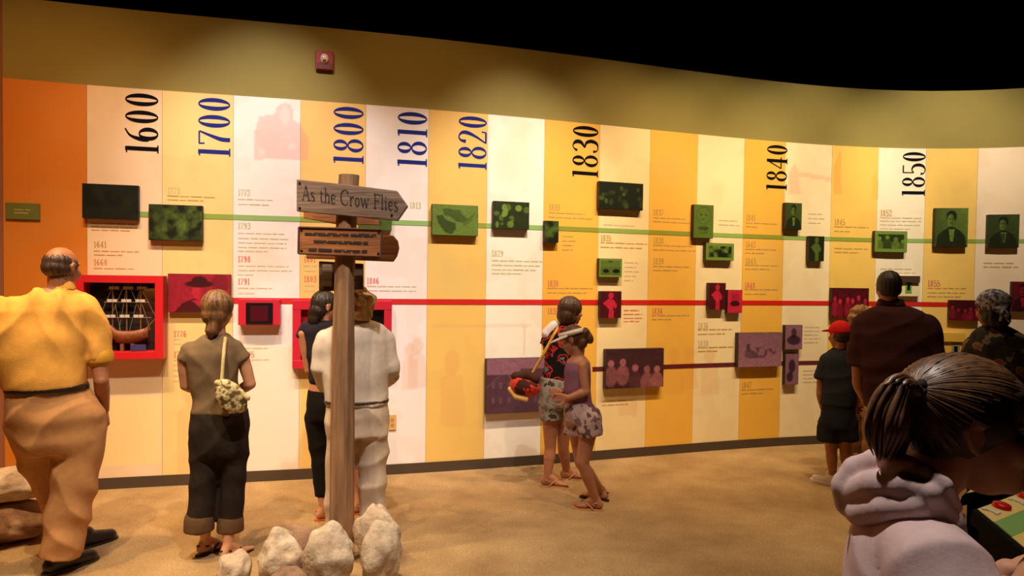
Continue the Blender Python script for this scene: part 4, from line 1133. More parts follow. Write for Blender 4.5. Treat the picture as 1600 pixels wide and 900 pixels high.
    def foot(self, an, yaw, k=1.0, bare=True):
        """an: ankle point (world)"""
        d = self.dirv(yaw); s = Vector((d.y, -d.x, 0)); z0 = an.z - .085 * k
        g = lambda f_, s_, z_: Vector((an.x, an.y, z0)) + d * (f_ * k) + s * (s_ * k) + Vector((0, 0, z_ * k))
        S_ = [cap_vf(an, .034 * k, g(-.03, 0, .036), .032 * k), cap_vf(g(-.03, 0, .034), .032 * k, g(.08, .004, .034), .032 * k), cap_vf(an, .034 * k, g(.075, 0, .04), .034 * k), cap_vf(g(.08, .022, .022), .022 * k, g(.13, .022, .02), .020 * k), cap_vf(g(.08, -.02, .022), .022 * k, g(.12, -.024, .018), .018 * k)]
        for o_, l, rr in ((.032, .18, .0125), (.015, .177, .010), (.0, .17, .0095), (-.015, .16, .009), (-.029, .148, .0085)):
            S_.append(cap_vf(g(.115, o_, .016), (rr + .002) * k, g(l, o_, .013), rr * k))
        return S_, g
    def sole(self, name, g, m, L0=-.07, L1=.20, w=.048, th=.016, z=0.0, parent=None):
        n = 26; top = []
        for i in range(n):
            t_ = 2 * math.pi * i / n; f_ = (L0 + L1) / 2 + math.cos(t_) * (L1 - L0) / 2
            ww = w * (.78 + .22 * sstep(0, 1, np.array((f_ - L0) / (L1 - L0))))
            top.append(g(f_, math.copysign(abs(math.sin(t_)) ** .75, math.sin(t_)) * float(ww), z + th))
        v, f = prism(top, (0, 0, 1), th * self.k)
        return self.mesh(name, v, f, m, False, parent)
    def sandal(self, an, yaw, k, m, straps=True):
        S_, g = self.foot(an + Vector((0, 0, .012)), yaw, k)
        self.skin += S_
        so = self.sole('sandal', lambda a, b, c: g(a, b, c) - Vector((0, 0, .012)), m, th=.013)
        for s in (-1, 1):
            v, f = merge(cap_vf(g(.12, .006, .034), .006 * k, g(.07, s * .036, .046), .006 * k, 8), cap_vf(g(.07, s * .036, .046), .006 * k, g(.02, s * .042, .008), .006 * k, 8))
            o = self.mesh('strap', v, f, m, True)
        v, f = merge(cap_vf(g(-.06, 0, .06), .005, g(.0, .036, .05), .005, 8), cap_vf(g(-.06, 0, .06), .005, g(.0, -.036, .05), .005, 8)); self.mesh('strap', v, f, m, True)
    def shoe(self, an, yaw, k, m, msole, sneaker=False, lift=0.0, pitch=0.0):
        S_, g = self.foot(an, yaw, k)
        self.skin += [cap_vf(an, .034 * k, g(-.01, 0, .05), .03 * k)]
        up_ = [cap_vf(g(-.035, 0, .045), .042 * k, g(.03, 0, .05), .044 * k), cap_vf(g(.03, 0, .05), .044 * k, g(.1, .004, .038), .040 * k), cap_vf(g(.1, .004, .038), .040 * k, g(.155, .006, .032), .034 * k), cap_vf(g(-.03, 0, .05), .040 * k, g(-.02, 0, .085), .040 * k), cap_vf(g(-.02, 0, .085), .042 * k, g(.03, 0, .078), .04 * k)]
        zb = g(0, 0, 0).z
        o = solid('shoe', up_, m, self.root, .008, 3, lambda c: np.where(c[:, 2] + self.root.location.z < zb + .004, -.0, 0))
        self.sole('shoe_sole', g, msole, -.085, .20, .046, .024 if sneaker else .016, 0)
        if sneaker:
            for i in range(4):
                f_ = .045 + i * .022
                v, f = cap_vf(g(f_, -.02, .092 - i * .008), .0035, g(f_ + .004, .02, .092 - i * .008), .0035, 6); self.mesh('lace', v, f, mat('lace_white', S(236, 232, 226), .7))
        return g
    def finish(self, voxel=.007, smooth=3):
        return solid('body', self.skin, self.skin_mat, self.root, voxel, smooth)
    def wear(self, name, parts, m, voxel=.012, smooth=4, amp=.006, seed=0, fx=30., fz=16., disp=None):
        return solid(name, parts, m, self.root, voxel, smooth, disp or (folds(amp, seed, fx, fz) if amp else None))
    def neck(self, base, d=0.0, k=1.0):
        C, rt, fw, u_, kk_ = self.H
        b = self.pt(*base)
        self.skin += [cap_vf(b - Vector((0, 0, .03)), .062 * k, C - u_ * (.065 * kk_) - fw * (.015 * kk_), .054 * k)]
    def torso(self, rows): self.skin += self.rows([(q[0], q[1] + (q[2] - q[1]) * .1, q[2] - (q[2] - q[1]) * .1, q[3] * .82) + tuple(q[4:]) for q in rows])
def cloth(name, c, c2=None, noise=.12, ns=25, bump=.15): return mat(name, c, .9, noise=noise, nscale=ns, bump=bump, bscale=180, col2=c2, spec=.2)
def hairm(name, c, c2): return mat(name, c, .45, noise=.6, nscale=22, bump=.5, bscale=70, stretch=(2.2, 2.2, .35), col2=c2, spec=.5)
def pattern(name, cols, scale=22.0, rough=.85):
    """blotchy print: a few flat colours in cells"""
    if name in _MC: return _MC[name]
    m = bpy.data.materials.new(name); m.use_nodes = True; nt = m.node_tree; bs = nt.nodes['Principled BSDF']
    tc = nt.nodes.new('ShaderNodeTexCoord'); nz = nt.nodes.new('ShaderNodeTexNoise'); nz.inputs['Scale'].default_value = scale; nz.inputs['Detail'].default_value = 3
    cr = nt.nodes.new('ShaderNodeValToRGB'); cr.color_ramp.interpolation = 'CONSTANT'
    n = len(cols); el = cr.color_ramp.elements
    el[0].position = 0; el[0].color = (*cols[0], 1); el[1].position = .36 + .28 / (n - 1); el[1].color = (*cols[1], 1)
    for i in range(2, n):
        e = el.new(.36 + .28 * i / (n - 1)); e.color = (*cols[i], 1)
    nt.links.new(tc.outputs['Object'], nz.inputs['Vector']); nt.links.new(nz.outputs[0], cr.inputs[0]); nt.links.new(cr.outputs[0], bs.inputs['Base Color'])
    bs.inputs['Roughness'].default_value = rough; bs.inputs['Specular IOR Level'].default_value = .2
    _MC[name] = m; return m
MBROWN = hairm('hair_brown', S(96, 62, 40), S(40, 25, 18)); MDKHAIR = hairm('hair_dark', S(58, 42, 34), S(26, 18, 16)); MBLOND = hairm('hair_blond', S(232, 186, 118), S(166, 116, 64))
BLKSH = mat('black_leather', S(34, 24, 22), .4)

# ------------------------------------------------------------------ man in yellow polo shirt
p = Fig('bald man in yellow polo shirt and tan trousers by the ship case', 95, 890); p.skin_mat = SKIN2
p.head(97, 419, .98, 42, -4)
p.neck((95, 455), k=1.12)
R = [(443, 82, 112, .05), (450, 62, 120, .085), (458, 36, 132, .11), (468, 4, 142, .13), (484, -20, 148, .15), (515, -22, 142, .165), (555, -16, 136, .175), (590, -3, 137, .175), (606, 2, 138, .17)]
p.torso(R)
shirt = p.wear('polo_shirt', p.rows(R) + p.limb([(134, 482, .085), (150, 525, .082), (155, 562, .074)]) + p.limb([(-6, 486, .085), (-26, 530, .08), (-32, 565, .074)]), cloth('yellow_pique', S(244, 178, 84)), amp=.012, seed=2, fx=34, fz=9)
p.wear('collar', p.rows([(438, 80, 114, .062), (452, 74, 120, .075)]), cloth('yellow_pique', S(244, 178, 84)), .009, 3, 0)
p.wear('sleeve_cuff', p.limb([(155, 557, .078), (156, 566, .076)]), cloth('yellow_rib', S(206, 150, 52)), .009, 2, 0)
p.arm((153, 545, -.0), (158, 594, -.03), (163, 640, .12), 1.1, (20, -55))
p.arm((-30, 545, 0), (-38, 600, -.02), (-34, 655, .1), 1.1, (-10, -60), flip=-1)
L = [(602, 6, 138, .16), (625, 5, 152, .17), (650, 8, 166, .18), (685, 20, 164, .17), (705, 34, 160, .15)]
p.wear('trousers', p.rows(L) + p.limb([(124, 668, .145, .0), (114, 765, .122, -.03), (94, 872, .106, -.05)]) + p.limb([(48, 668, .13, .02), (78, 752, .105, .18), (114, 838, .09, .40)]), cloth('khaki_twill', S(196, 142, 92)), amp=.011, seed=5, fx=26, fz=15)
p.wear('belt', p.rows([(600, 4, 139, .172), (609, 4, 141, .174)]), BLKSH, .008, 2, 0)
a1 = p.leg((118, 670, 0), (112, 770, -.03), (92, 893), 1.1); a2 = p.leg((50, 670, .03), (76, 752, .18), (126, 857), 1.1)
p.shoe(a1, 62, 1.12, BLKSH, BLKSH); p.shoe(a2, 66, 1.12, BLKSH, BLKSH)
p.finish()
# fringe of hair round a bald crown
C = p.H[0] - p.root.location
hr = p.wear('hair', [p.he(0, -.034, -.002, .081, .080, .062), p.he(0, -.032, .035, .0795, .076, .058), p.he(.066, .005, .018, .016, .04, .036), p.he(-.066, .005, .018, .016, .04, .036)], hairm('hair_greying', S(88, 62, 48), S(42, 28, 24)), .007, 3, disp=strands(.002, C, 60))

# ------------------------------------------------------------------ woman in grey t-shirt with shoulder bag
p = Fig('woman in grey t-shirt and cuffed dark jeans with a shoulder bag', 342, 870); p.skin_mat = SKIN
p.head(341, 484, .94, 25, -2); p.neck((340, 527), k=.85)
R = [(520, 324, 356, .05), (528, 310, 364, .075), (537, 296, 372, .095), (550, 288, 375, .108), (575, 288, 374, .11), (600, 296, 374, .105), (622, 300, 380, .11), (646, 297, 389, .122)]
p.torso(R)
p.wear('t_shirt', p.rows(R) + p.limb([(298, 547, .055), (286, 566, .05)]) + p.limb([(366, 545, .058), (379, 564, .055)]), cloth('grey_jersey', S(122, 98, 72)), amp=.006, seed=8)
p.arm((287, 560, 0), (290, 602, .03), (316, 612, .22), .88, (70, 5), flip=-1); p.arm((379, 558, 0), (391, 600, .0), (366, 614, .22), .92, (-60, 5))
L = [(638, 298, 389, .115), (660, 293, 391, .13), (690, 296, 390, .13), (708, 299, 387, .12)]
p.wear('jeans', p.rows(L) + p.limb([(320, 690, .092), (317, 752, .074), (312, 818, .078)]) + p.limb([(366, 690, .092), (364, 755, .074), (360, 820, .072)]), cloth('dark_denim', S(52, 40, 32), S(38, 30, 26)), amp=.006, seed=9, fx=26, fz=15)
p.wear('jean_cuff', p.limb([(311, 813, .088), (311, 829, .087)]), cloth('denim_cuff', S(104, 76, 52)), .009, 2, .003); p.wear('jean_cuff', p.limb([(360, 814, .079), (360, 830, .078)]), cloth('denim_cuff', S(104, 76, 52)), .009, 2, .003)
a1 = p.leg((321, 692, 0), (319, 752, .02), (321, 865), .86); a2 = p.leg((365, 692, 0), (362, 755, .0), (356, 873), .86)
MFF = mat('black_rubber', S(26, 20, 20), .7)
p.sandal(a1, 58, .9, MFF); p.sandal(a2, 52, .9, MFF)
p.finish()
C = p.H[0] - p.root.location
p.wear('hair', [p.he(0, -.018, .030, .096, .104, .099), p.he(0, -.052, -.03, .078, .066, .075)] + p.chain([(336, 503, .045, -.06), (331, 517, .035, -.07), (329, 524, .02, -.07)]), hairm('hair_light_brown', S(150, 104, 62), S(66, 42, 26)), .007, 3, disp=strands(.003, C, 50))
# bag
v = p.chain([(352, 528, .012, -.075), (349, 560, .012, -.125), (346, 600, .012, -.15)]); p.wear('bag_strap', v, cloth('bag_strap_cream', S(206, 184, 130)), .007, 2, 0)
bagr = empty('shoulder_bag', p.pt(362, 646, -.17), 'cream and olive patterned shoulder bag on the hip of the woman in grey', 'bag')
MBAG = pattern('bag_pattern', [S(96, 76, 44), S(176, 156, 104), S(222, 204, 160), S(130, 110, 66)], 30)
bag = solid('bag_body', p.rows([(592, 340, 356, .03, -.19), (602, 335, 372, .045, -.19), (620, 336, 388, .055, -.19), (638, 344, 388, .05, -.19), (645, 356, 380, .03, -.19)]), MBAG, bagr, .009, 3, folds(.006, 4, 20, 20))
solid('bag_flap', p.chain([(340, 598, .02, -.205), (362, 612, .024, -.215), (386, 622, .02, -.205)]), cloth('bag_strap_cream', S(206, 184, 130)), bagr, .008, 2)

# ------------------------------------------------------------------ woman in navy top, behind the post
p = Fig('dark-haired woman in navy top and black trousers behind the signpost', 512, 810); p.skin_mat = SKIN
p.head(508, 480, .94, 68, -12); p.neck((506, 514), k=.85)
R = [(500, 494, 520, .05), (506, 480, 530, .08), (516, 471, 536, .10), (535, 474, 536, .105), (565, 480, 532, .10), (599, 483, 530, .105)]
p.torso(R)
p.wear('navy_top', p.rows(R) + p.limb([(480, 514, .056), (472, 531, .052)]) + p.limb([(532, 516, .055, .05), (538, 535, .052, .08)]), cloth('navy_jersey', S(44, 40, 56)), amp=.005, seed=12)
p.arm((474, 522, -.02), (483, 578, .0), (507, 573, .16), .9, (75, 5)); p.arm((538, 528, .08), (540, 575, .12), (522, 580, .24), .9, (-60, 5), flip=-1)
p.skin += p.rows([(595, 484, 529, .095), (612, 482, 530, .1)])
L = [(607, 481, 531, .105), (630, 478, 534, .12), (655, 479, 536, .12)]
p.wear('trousers', p.rows(L) + p.limb([(494, 652, .082), (500, 715, .066), (505, 775, .058)]) + p.limb([(522, 652, .082, .03), (545, 715, .066, .1), (557, 778, .058, .15)]), cloth('black_twill', S(26, 22, 22)), amp=.005, seed=14)
a1 = p.leg((494, 652, 0), (500, 715, 0), (506, 812), .95); a2 = p.leg((522, 652, .03), (545, 715, .1), (557, 803), .95)
MSO = mat('orange_sandal', S(190, 100, 50), .6)
p.sandal(a1, 75, .95, MSO); p.sandal(a2, 70, .95, MSO)
p.finish()
C = p.H[0] - p.root.location
p.wear('hair', [p.he(0, -.016, .030, .086, .098, .096), p.he(0, -.05, -.04, .074, .062, .08), p.he(0, -.062, -.10, .06, .045, .06)], MDKHAIR, .007, 3, disp=strands(.003, C, 50))

# ------------------------------------------------------------------ blonde visitor in white
p = Fig('blonde visitor in white shirt and white trousers behind the signpost', 558, 848); p.skin_mat = SKIN
p.head(565, 479, .95, 8, -4); p.neck((563, 512), k=.9)
R = [(500, 545, 584, .055), (506, 526, 598, .085), (514, 510, 606, .105), (530, 501, 611, .12), (560, 501, 610, .13), (595, 503, 607, .135), (632, 507, 607, .14)]
p.torso(R)
p.wear('white_shirt', p.rows(R) + p.limb([(508, 530, .062), (499, 575, .058), (508, 606, .052, .14)]) + p.limb([(604, 530, .062), (613, 578, .056), (612, 592, .05, .05)]), cloth('white_cotton', S(222, 206, 190)), amp=.009, seed=17, fx=26, fz=15)
p.arm((508, 540, 0), (500, 578, .02), (520, 602, .25), .95, (50, 5)); p.arm((606, 540, 0), (616, 588, .02), (600, 604, .24), .95, (-40, 5), flip=-1)
L = [(622, 508, 606, .125), (650, 507, 610, .14), (680, 509, 609, .135)]
p.wear('white_trousers', p.rows(L) + p.limb([(534, 685, .098), (529, 760, .085), (526, 836, .082)]) + p.limb([(583, 685, .100), (582, 760, .090), (582, 836, .084)]), cloth('white_linen', S(220, 198, 176)), amp=.009, seed=18, fx=26, fz=15)
p.wear('belt', p.rows([(622, 506, 608, .142), (628, 506, 608, .143)]), mat('dark_belt', S(70, 50, 42), .5), .008, 2, 0)
a1 = p.leg((534, 690, 0), (529, 760, 0), (527, 850), 1.0); a2 = p.leg((583, 690, 0), (582, 760, 0), (582, 848), 1.0)
MWS = mat('white_shoe', S(226, 214, 204), .6)
p.shoe(a1, 0, 1.0, MWS, MWS); p.shoe(a2, 10, 1.0, MWS, MWS)
p.finish()
p.wear('hair', [p.he(0, -.014, .032, .092, .102, .096), p.he(0, -.05, -.03, .078, .062, .07)], MBLOND, .006, 1, disp=curls(.010, 58))

# ------------------------------------------------------------------ girl with bob and shoulder bag
p = Fig('girl with brown bob in black top and grey shorts by the purple print', 872, 760); p.skin_mat = SKIN2
p.head(892, 486, .93, 62, -6); p.neck((884, 514), k=.8)
R = [(504, 876, 898, .045), (510, 862, 905, .075), (520, 853, 910, .095), (545, 851, 908, .105), (570, 850, 900, .105), (594, 846, 893, .105)]
p.torso(R)
MTOP = pattern('black_red_print', [S(20, 16, 18), S(24, 18, 20), S(190, 44, 40), S(22, 18, 20), S(120, 120, 120)], 12)
p.wear('printed_top', p.rows(R) + p.limb([(860, 520, .058), (853, 540, .055)]) + p.limb([(906, 520, .055, .05), (910, 540, .052, .1)]), MTOP, amp=.005, seed=21)
p.wear('white_cap_sleeve', p.chain([(866, 510, .05, -.01), (856, 522, .056, -.01)]), cloth('white_cotton2', S(226, 214, 214)), .009, 3, .003)
p.arm((853, 535, 0), (862, 580, .05), (885, 590, .2), .85, (60, 0)); p.arm((908, 535, .1), (905, 575, .16), (890, 590, .25), .85, (-30, 0), flip=-1)
L = [(588, 846, 893, .105), (612, 842, 896, .118), (636, 843, 894, .118)]
MSH = pattern('grey_print_shorts', [S(120, 112, 104), S(150, 142, 132), S(156, 148, 138), S(70, 62, 58)], 16)
p.wear('shorts', p.rows(L) + p.limb([(859, 628, .098), (861, 656, .095)]) + p.limb([(880, 628, .098, .06), (881, 654, .095, .06)]), MSH, amp=.006, seed=22)
a1 = p.leg((859, 640, 0), (860, 700, .02), (855, 760), .92); a2 = p.leg((881, 640, .06), (880, 700, .12), (885, 749), .92)
MTS = mat('tan_sandal', S(198, 140, 84), .6)
p.sandal(a1, 88, .92, MTS); p.sandal(a2, 80, .92, MTS)
p.finish()
C = p.H[0] - p.root.location
p.wear('hair', [p.he(0, -.016, .030, .098, .112, .102), p.he(0, -.045, -.04, .092, .078, .09), p.he(.045, -.01, -.06, .035, .05, .055), p.he(-.045, -.01, -.06, .035, .05, .055)], MBROWN, .007, 3, disp=strands(.003, C, 46))
p.wear('bag_strap', p.chain([(876, 506, .014, -.03), (866, 522, .014, -.10), (850, 552, .014, -.12), (830, 586, .013, -.10)]), cloth('yellow_strap', S(206, 158, 70)), .007, 2, 0)
bagr = empty('shoulder_bag', p.pt(820, 627, -.08), 'red and brown round bag hanging from a yellow strap', 'bag')
solid('bag_body', p.chain([(812, 601, .085, -.08), (828, 605, .085, -.08)]), pattern('red_brown_bag', [S(70, 34, 22), S(206, 62, 40), S(214, 74, 48), S(190, 120, 52)], 9), bagr, .008, 3, folds(.006, 5, 25, 25))
solid('bag_trim', p.chain([(797, 608, .022, -.1), (806, 620, .022, -.12), (822, 624, .022, -.12)]), cloth('bag_trim', S(222, 176, 96)), bagr, .008, 2)
solid('bag_flap', p.chain([(806, 588, .04, -.1), (824, 586, .045, -.1), (836, 592, .04, -.1)]), cloth('bag_flap_brown', S(70, 40, 28)), bagr, .008, 2)

# ------------------------------------------------------------------ girl in purple tank top with visor
p = Fig('girl in purple tank top and white visor walking past the bob-haired girl', 915, 798); p.skin_mat = SKIN2
p.head(895, 531, .88, -78, -22); p.neck((903, 562), k=.75)
R = [(556, 894, 914, .045), (564, 886, 921, .07), (578, 882, 923, .088), (600, 881, 922, .09), (620, 883, 924, .09), (636, 884, 926, .095)]
p.torso(R); p.skin += p.rows(R[:3])
p.wear('tank_top', p.rows(R[1:], .004), cloth('purple_jersey', S(138, 92, 112)), amp=.004, seed=25)
p.arm((909, 572, -.07), (915, 612, -.10), (888, 622, -.12), .85, (-80, 0)); p.arm((892, 572, .09), (892, 608, .1), (876, 612, .0), .85, (-60, -10), flip=-1)
L = [(626, 884, 926, .1), (645, 881, 934, .115), (660, 881, 938, .115)]
MSH2 = pattern('mauve_print_shorts', [S(96, 70, 72), S(176, 146, 142), S(184, 154, 150), S(120, 92, 92)], 14)
p.wear('shorts', p.rows(L) + p.limb([(901, 655, .098, .05), (899, 680, .095, .05)]) + p.limb([(921, 655, .1, -.04), (921, 681, .095, -.04)]), MSH2, amp=.006, seed=26)
a1 = p.leg((921, 665, -.04), (910, 722, -.04), (931, 797), .9)
Pa, Pb, Pc = p.pt(901, 665, .05), p.pt(908, 724, .10), p.pt(940, 768, .26)
p.skin += [cap_vf(Pa, .074, Pb, .048), cap_vf(Pb, .048, Pb.lerp(Pc, .32), .05), cap_vf(Pb.lerp(Pc, .32), .05, Pc, .031)]
p.sandal(a1, -82, .9, MTS)
Pc2 = Vector((Pc.x, Pc.y, .0765)); p.skin.append(cap_vf(Pc, .031, Pc2, .031)); p.sandal(Pc2, -70, .9, MFF)
p.finish()
C = p.H[0] - p.root.location
p.wear('hair', [p.he(0, -.018, .030, .084, .098, .094), p.he(0, -.06, -.04, .06, .05, .06), p.he(0, -.115, .02, .04, .045, .045), p.he(0, -.135, -.03, .03, .035, .055)], hairm('hair_chestnut', S(110, 68, 38), S(52, 31, 20)), .007, 3, disp=strands(.003, C, 46))
ring_ = []
Cc, rt, fw, u_, kk_ = p.H
for zz in (.038, .078):
    for i in range(28):
        an = 2 * math.pi * i / 28; ring_.append(p.h(.093 * math.cos(an), -.012 + .108 * math.sin(an), zz + .01 * math.sin(an)))
V = ring_ + [q + (q - p.h(0, -.012, .055)) * .04 for q in ring_]
Fc = []
for i in range(28):
    j = (i + 1) % 28; Fc += [[i, j, 28 + j, 28 + i], [56 + i, 84 + i, 84 + j, 56 + j], [28 + i, 28 + j, 84 + j, 84 + i], [i, 56 + i, 56 + j, j]]
vis = p.mesh('visor_band', V, Fc, cloth('visor_white', S(232, 220, 208)))
brim = []
for rr, dz in ((0, .0), (.55, -.004), (1, -.016)):
    for i in range(15):
        an = math.radians(10 + 160 * i / 14); brim.append(p.h((.093 + .012 * rr) * math.cos(an), -.012 + (.108 + .105 * rr * math.sin(an)) * math.sin(an), .05 + dz))
nb = len(brim); brim += [q + u_ * .006 for q in brim]
Fb = [[k * 15 + i, k * 15 + i + 1, (k + 1) * 15 + i + 1, (k + 1) * 15 + i] for k in range(2) for i in range(14)]
Fb += [[q + nb for q in f[::-1]] for f in Fb] + [[30 + i, 31 + i, nb + 31 + i, nb + 30 + i] for i in range(14)]
p.mesh('visor_brim', brim, Fb, cloth('visor_white', S(232, 220, 208)))

# ------------------------------------------------------------------ boy with red cap
p = Fig('boy in red cap, black t-shirt and dark shorts with white sneakers', 1302, 762); p.skin_mat = SKIN2
p.head(1312, 524, .92, -42, -4); p.neck((1313, 552), k=.8)
R = [(544, 1303, 1324, .05), (550, 1292, 1334, .075), (560, 1285, 1339, .095), (585, 1284, 1341, .11), (610, 1283, 1340, .115), (634, 1281, 1338, .12)]
p.torso(R)
MBT = cloth('black_jersey', S(40, 42, 46))
p.wear('t_shirt', p.rows(R) + p.limb([(1292, 563, .064), (1283, 594, .062)]) + p.limb([(1334, 563, .062, .03), (1340, 590, .06, .06)]), MBT, amp=.007, seed=31)
p.arm((1284, 585, 0), (1281, 615, .0), (1286, 640, .06), .82, (0, -75)); p.arm((1339, 585, .06), (1342, 612, .08), (1335, 640, .14), .82, (0, -75), flip=-1)
L = [(628, 1283, 1337, .115), (650, 1281, 1337, .125), (668, 1282, 1336, .12)]
p.wear('shorts', p.rows(L) + p.limb([(1297, 662, .098), (1295, 690, .1)]) + p.limb([(1322, 662, .098), (1323, 688, .1)]), cloth('dark_navy_shorts', S(34, 34, 42)), amp=.007, seed=32)
a1 = p.leg((1298, 668, 0), (1299, 705, .01), (1301, 757), .86); a2 = p.leg((1320, 668, .02), (1321, 705, .03), (1321, 748), .86)
MSN = mat('sneaker_white', S(232, 222, 210), .6)
p.shoe(a1, -68, .95, MSN, MSN, True); p.shoe(a2, -50, .95, MSN, MSN, True)
p.finish()
p.wear('hair', [p.he(0, -.03, .0, .081, .082, .07)], MDKHAIR, .007, 2, 0)
MCAP = cloth('red_cap_cloth', S(204, 30, 34), noise=.08)
p.wear('red_cap', [p.he(0, -.012, .05, .092, .106, .085), p.he(0, -.012, .035, .094, .108, .03)], MCAP, .007, 2, 0)
p.wear('cap_brim', [ell_vf(p.h(0, .115, .045), p.H[1] * .07, p.H[2] * .075 - p.H[3] * .01, p.H[3] * .009)], MCAP, .006, 1, 0)
v, f = ell_vf(p.h(0, -.012, .136), p.H[1] * .009, p.H[2] * .009, p.H[3] * .006); p.mesh('cap_button', v, f, MCAP)

# ------------------------------------------------------------------ curly-haired visitor mostly hidden behind the tall man
p = Fig('curly-haired visitor half hidden between the boy and the tall man', 1352, 741); p.skin_mat = SKIN
p.head(1346, 500, 1.0, 15, 0); p.neck((1347, 525), k=.85)
R = [(517, 1337, 1358, .05), (524, 1327, 1368, .08), (534, 1323, 1373, .1), (560, 1322, 1373, .11), (600, 1323, 1372, .115)]
p.torso(R)
p.wear('dark_top', p.rows(R) + p.limb([(1328, 536, .06), (1324, 558, .056)]) + p.limb([(1368, 536, .06), (1372, 558, .056)]), cloth('dark_brown_jersey', S(64, 40, 34)), amp=.005, seed=34)
p.arm((1324, 552, 0), (1323, 585, .02), (1332, 605, .14), .9, (0, -60)); p.arm((1372, 552, 0), (1373, 585, .02), (1365, 605, .14), .9, (0, -60), flip=-1)
L = [(592, 1323, 1372, .11), (615, 1321, 1374, .125), (635, 1322, 1373, .12)]
p.wear('trousers', p.rows(L) + p.limb([(1337, 632, .095), (1337, 728, .065)]) + p.limb([(1359, 632, .095), (1359, 728, .065)]), cloth('khaki_dark', S(120, 84, 54)), amp=.005, seed=35)
a1 = p.leg((1337, 635, 0), (1337, 680, 0), (1337, 741), .95); a2 = p.leg((1359, 635, 0), (1359, 680, 0), (1359, 741), .95)
p.shoe(a1, 0, .95, BLKSH, BLKSH); p.shoe(a2, 8, .95, BLKSH, BLKSH)
p.finish()
p.wear('hair', [p.he(0, -.012, .032, .1, .108, .1), p.he(0, -.05, -.03, .095, .07, .08)], hairm('hair_sandy', S(170, 124, 70), S(92, 62, 34)), .007, 2, disp=curls(.008, 75))

# ------------------------------------------------------------------ tall man in maroon shirt
p = Fig('tall man in dark maroon shirt with short dark hair, seen from behind', 1398, 806); p.skin_mat = SKIN2
p.head(1388, 449, 1.0, -18, -4); p.neck((1391, 484), k=1.1)
R = [(474, 1374, 1410, .06), (480, 1358, 1426, .09), (488, 1346, 1444, .12), (502, 1338, 1456, .14), (535, 1338, 1461, .155), (575, 1342, 1460, .16), (605, 1348, 1456, .16), (640, 1348, 1453, .165)]
p.torso(R)
p.wear('maroon_shirt', p.rows(R) + p.limb([(1350, 505, .082), (1341, 545, .08), (1340, 572, .074)]) + p.limb([(1450, 508, .082), (1457, 550, .08), (1457, 575, .074)]), cloth('maroon_cotton', S(62, 30, 30)), amp=.009, seed=41, fx=26, fz=15)
p.wear('collar', p.rows([(467, 1372, 1412, .07), (478, 1368, 1416, .08)]), cloth('maroon_cotton', S(62, 30, 30)), .009, 3, 0)
p.arm((1341, 560, 0), (1340, 598, .03), (1352, 628, .16), 1.05, (10, -50)); p.arm((1457, 560, 0), (1457, 598, .04), (1440, 620, .24), 1.05, (-40, 0), flip=-1)
L = [(634, 1349, 1452, .15), (660, 1346, 1454, .16), (690, 1348, 1452, .15)]
p.wear('trousers', p.rows(L) + p.limb([(1373, 690, .112), (1370, 740, .098), (1369, 795, .085)]) + p.limb([(1427, 690, .112), (1427, 740, .098), (1428, 795, .085)]), cloth('tan_twill', S(150, 108, 66)), amp=.007, seed=42)
a1 = p.leg((1373, 690, 0), (1370, 740, 0), (1369, 806), 1.05); a2 = p.leg((1427, 690, 0), (1427, 740, 0), (1428, 806), 1.05)
p.shoe(a1, -8, 1.1, BLKSH, BLKSH); p.shoe(a2, 8, 1.1, BLKSH, BLKSH)
p.finish()
C = p.H[0] - p.root.location
p.wear('hair', [p.he(0, -.018, .030, .083, .096, .095), p.he(0, -.04, -.02, .076, .062, .06)], MDKHAIR, .007, 3, disp=strands(.0015, C, 60))

# ------------------------------------------------------------------ woman with bandana
p = Fig('woman in patterned bandana and dark floral blouse beside the red crowd print', 1560, 862); p.skin_mat = SKIN2
p.head(1550, 484, 1.0, -28, -4); p.neck((1556, 522), k=.95)
R = [(508, 1538, 1574, .06), (515, 1524, 1590, .09), (524, 1516, 1606, .115), (545, 1512, 1618, .13), (580, 1513, 1618, .135), (620, 1515, 1616, .14), (665, 1512, 1620, .15)]
p.torso(R)
MFL = pattern('dark_floral', [S(40, 34, 26), S(58, 50, 38), S(50, 44, 34), S(120, 110, 92), S(142, 66, 40)], 11)
p.wear('floral_blouse', p.rows(R) + p.limb([(1524, 542, .075), (1517, 585, .072)]) + p.limb([(1608, 545, .075), (1616, 588, .072)]), MFL, amp=.007, seed=51)
p.arm((1518, 572, 0), (1516, 618, .02), (1540, 636, .22), .98, (40, 5)); p.arm((1615, 575, 0), (1618, 618, .02), (1596, 636, .22), .98, (-40, 5), flip=-1)
L = [(655, 1514, 1618, .145), (690, 1510, 1622, .155), (715, 1512, 1620, .15)]
p.wear('trousers', p.rows(L) + p.limb([(1540, 720, .108), (1538, 780, .092), (1538, 845, .08)]) + p.limb([(1592, 720, .108), (1592, 780, .092), (1592, 845, .08)]), cloth('charcoal_twill', S(44, 38, 36)), amp=.006, seed=52)
a1 = p.leg((1540, 720, 0), (1538, 780, 0), (1538, 864), 1.0); a2 = p.leg((1592, 720, 0), (1592, 780, 0), (1592, 862), 1.0)
p.shoe(a1, -8, 1.0, BLKSH, BLKSH); p.shoe(a2, 8, 1.0, BLKSH, BLKSH)
p.finish()
C = p.H[0] - p.root.location
p.wear('hair', [p.he(0, -.02, .02, .084, .096, .085), p.he(0, -.05, -.05, .08, .06, .075)], MDKHAIR, .007, 3, disp=strands(.003, C, 46))
MBD = pattern('bandana_print', [S(70, 72, 92), S(150, 148, 160), S(190, 186, 190), S(60, 60, 76)], 32)
p.wear('bandana', [p.he(0, -.016, .046, .096, .110, .088), p.he(0, -.10, .0, .05, .025, .03)], MBD, .007, 2, disp=folds(.004, 6, 40, 30))
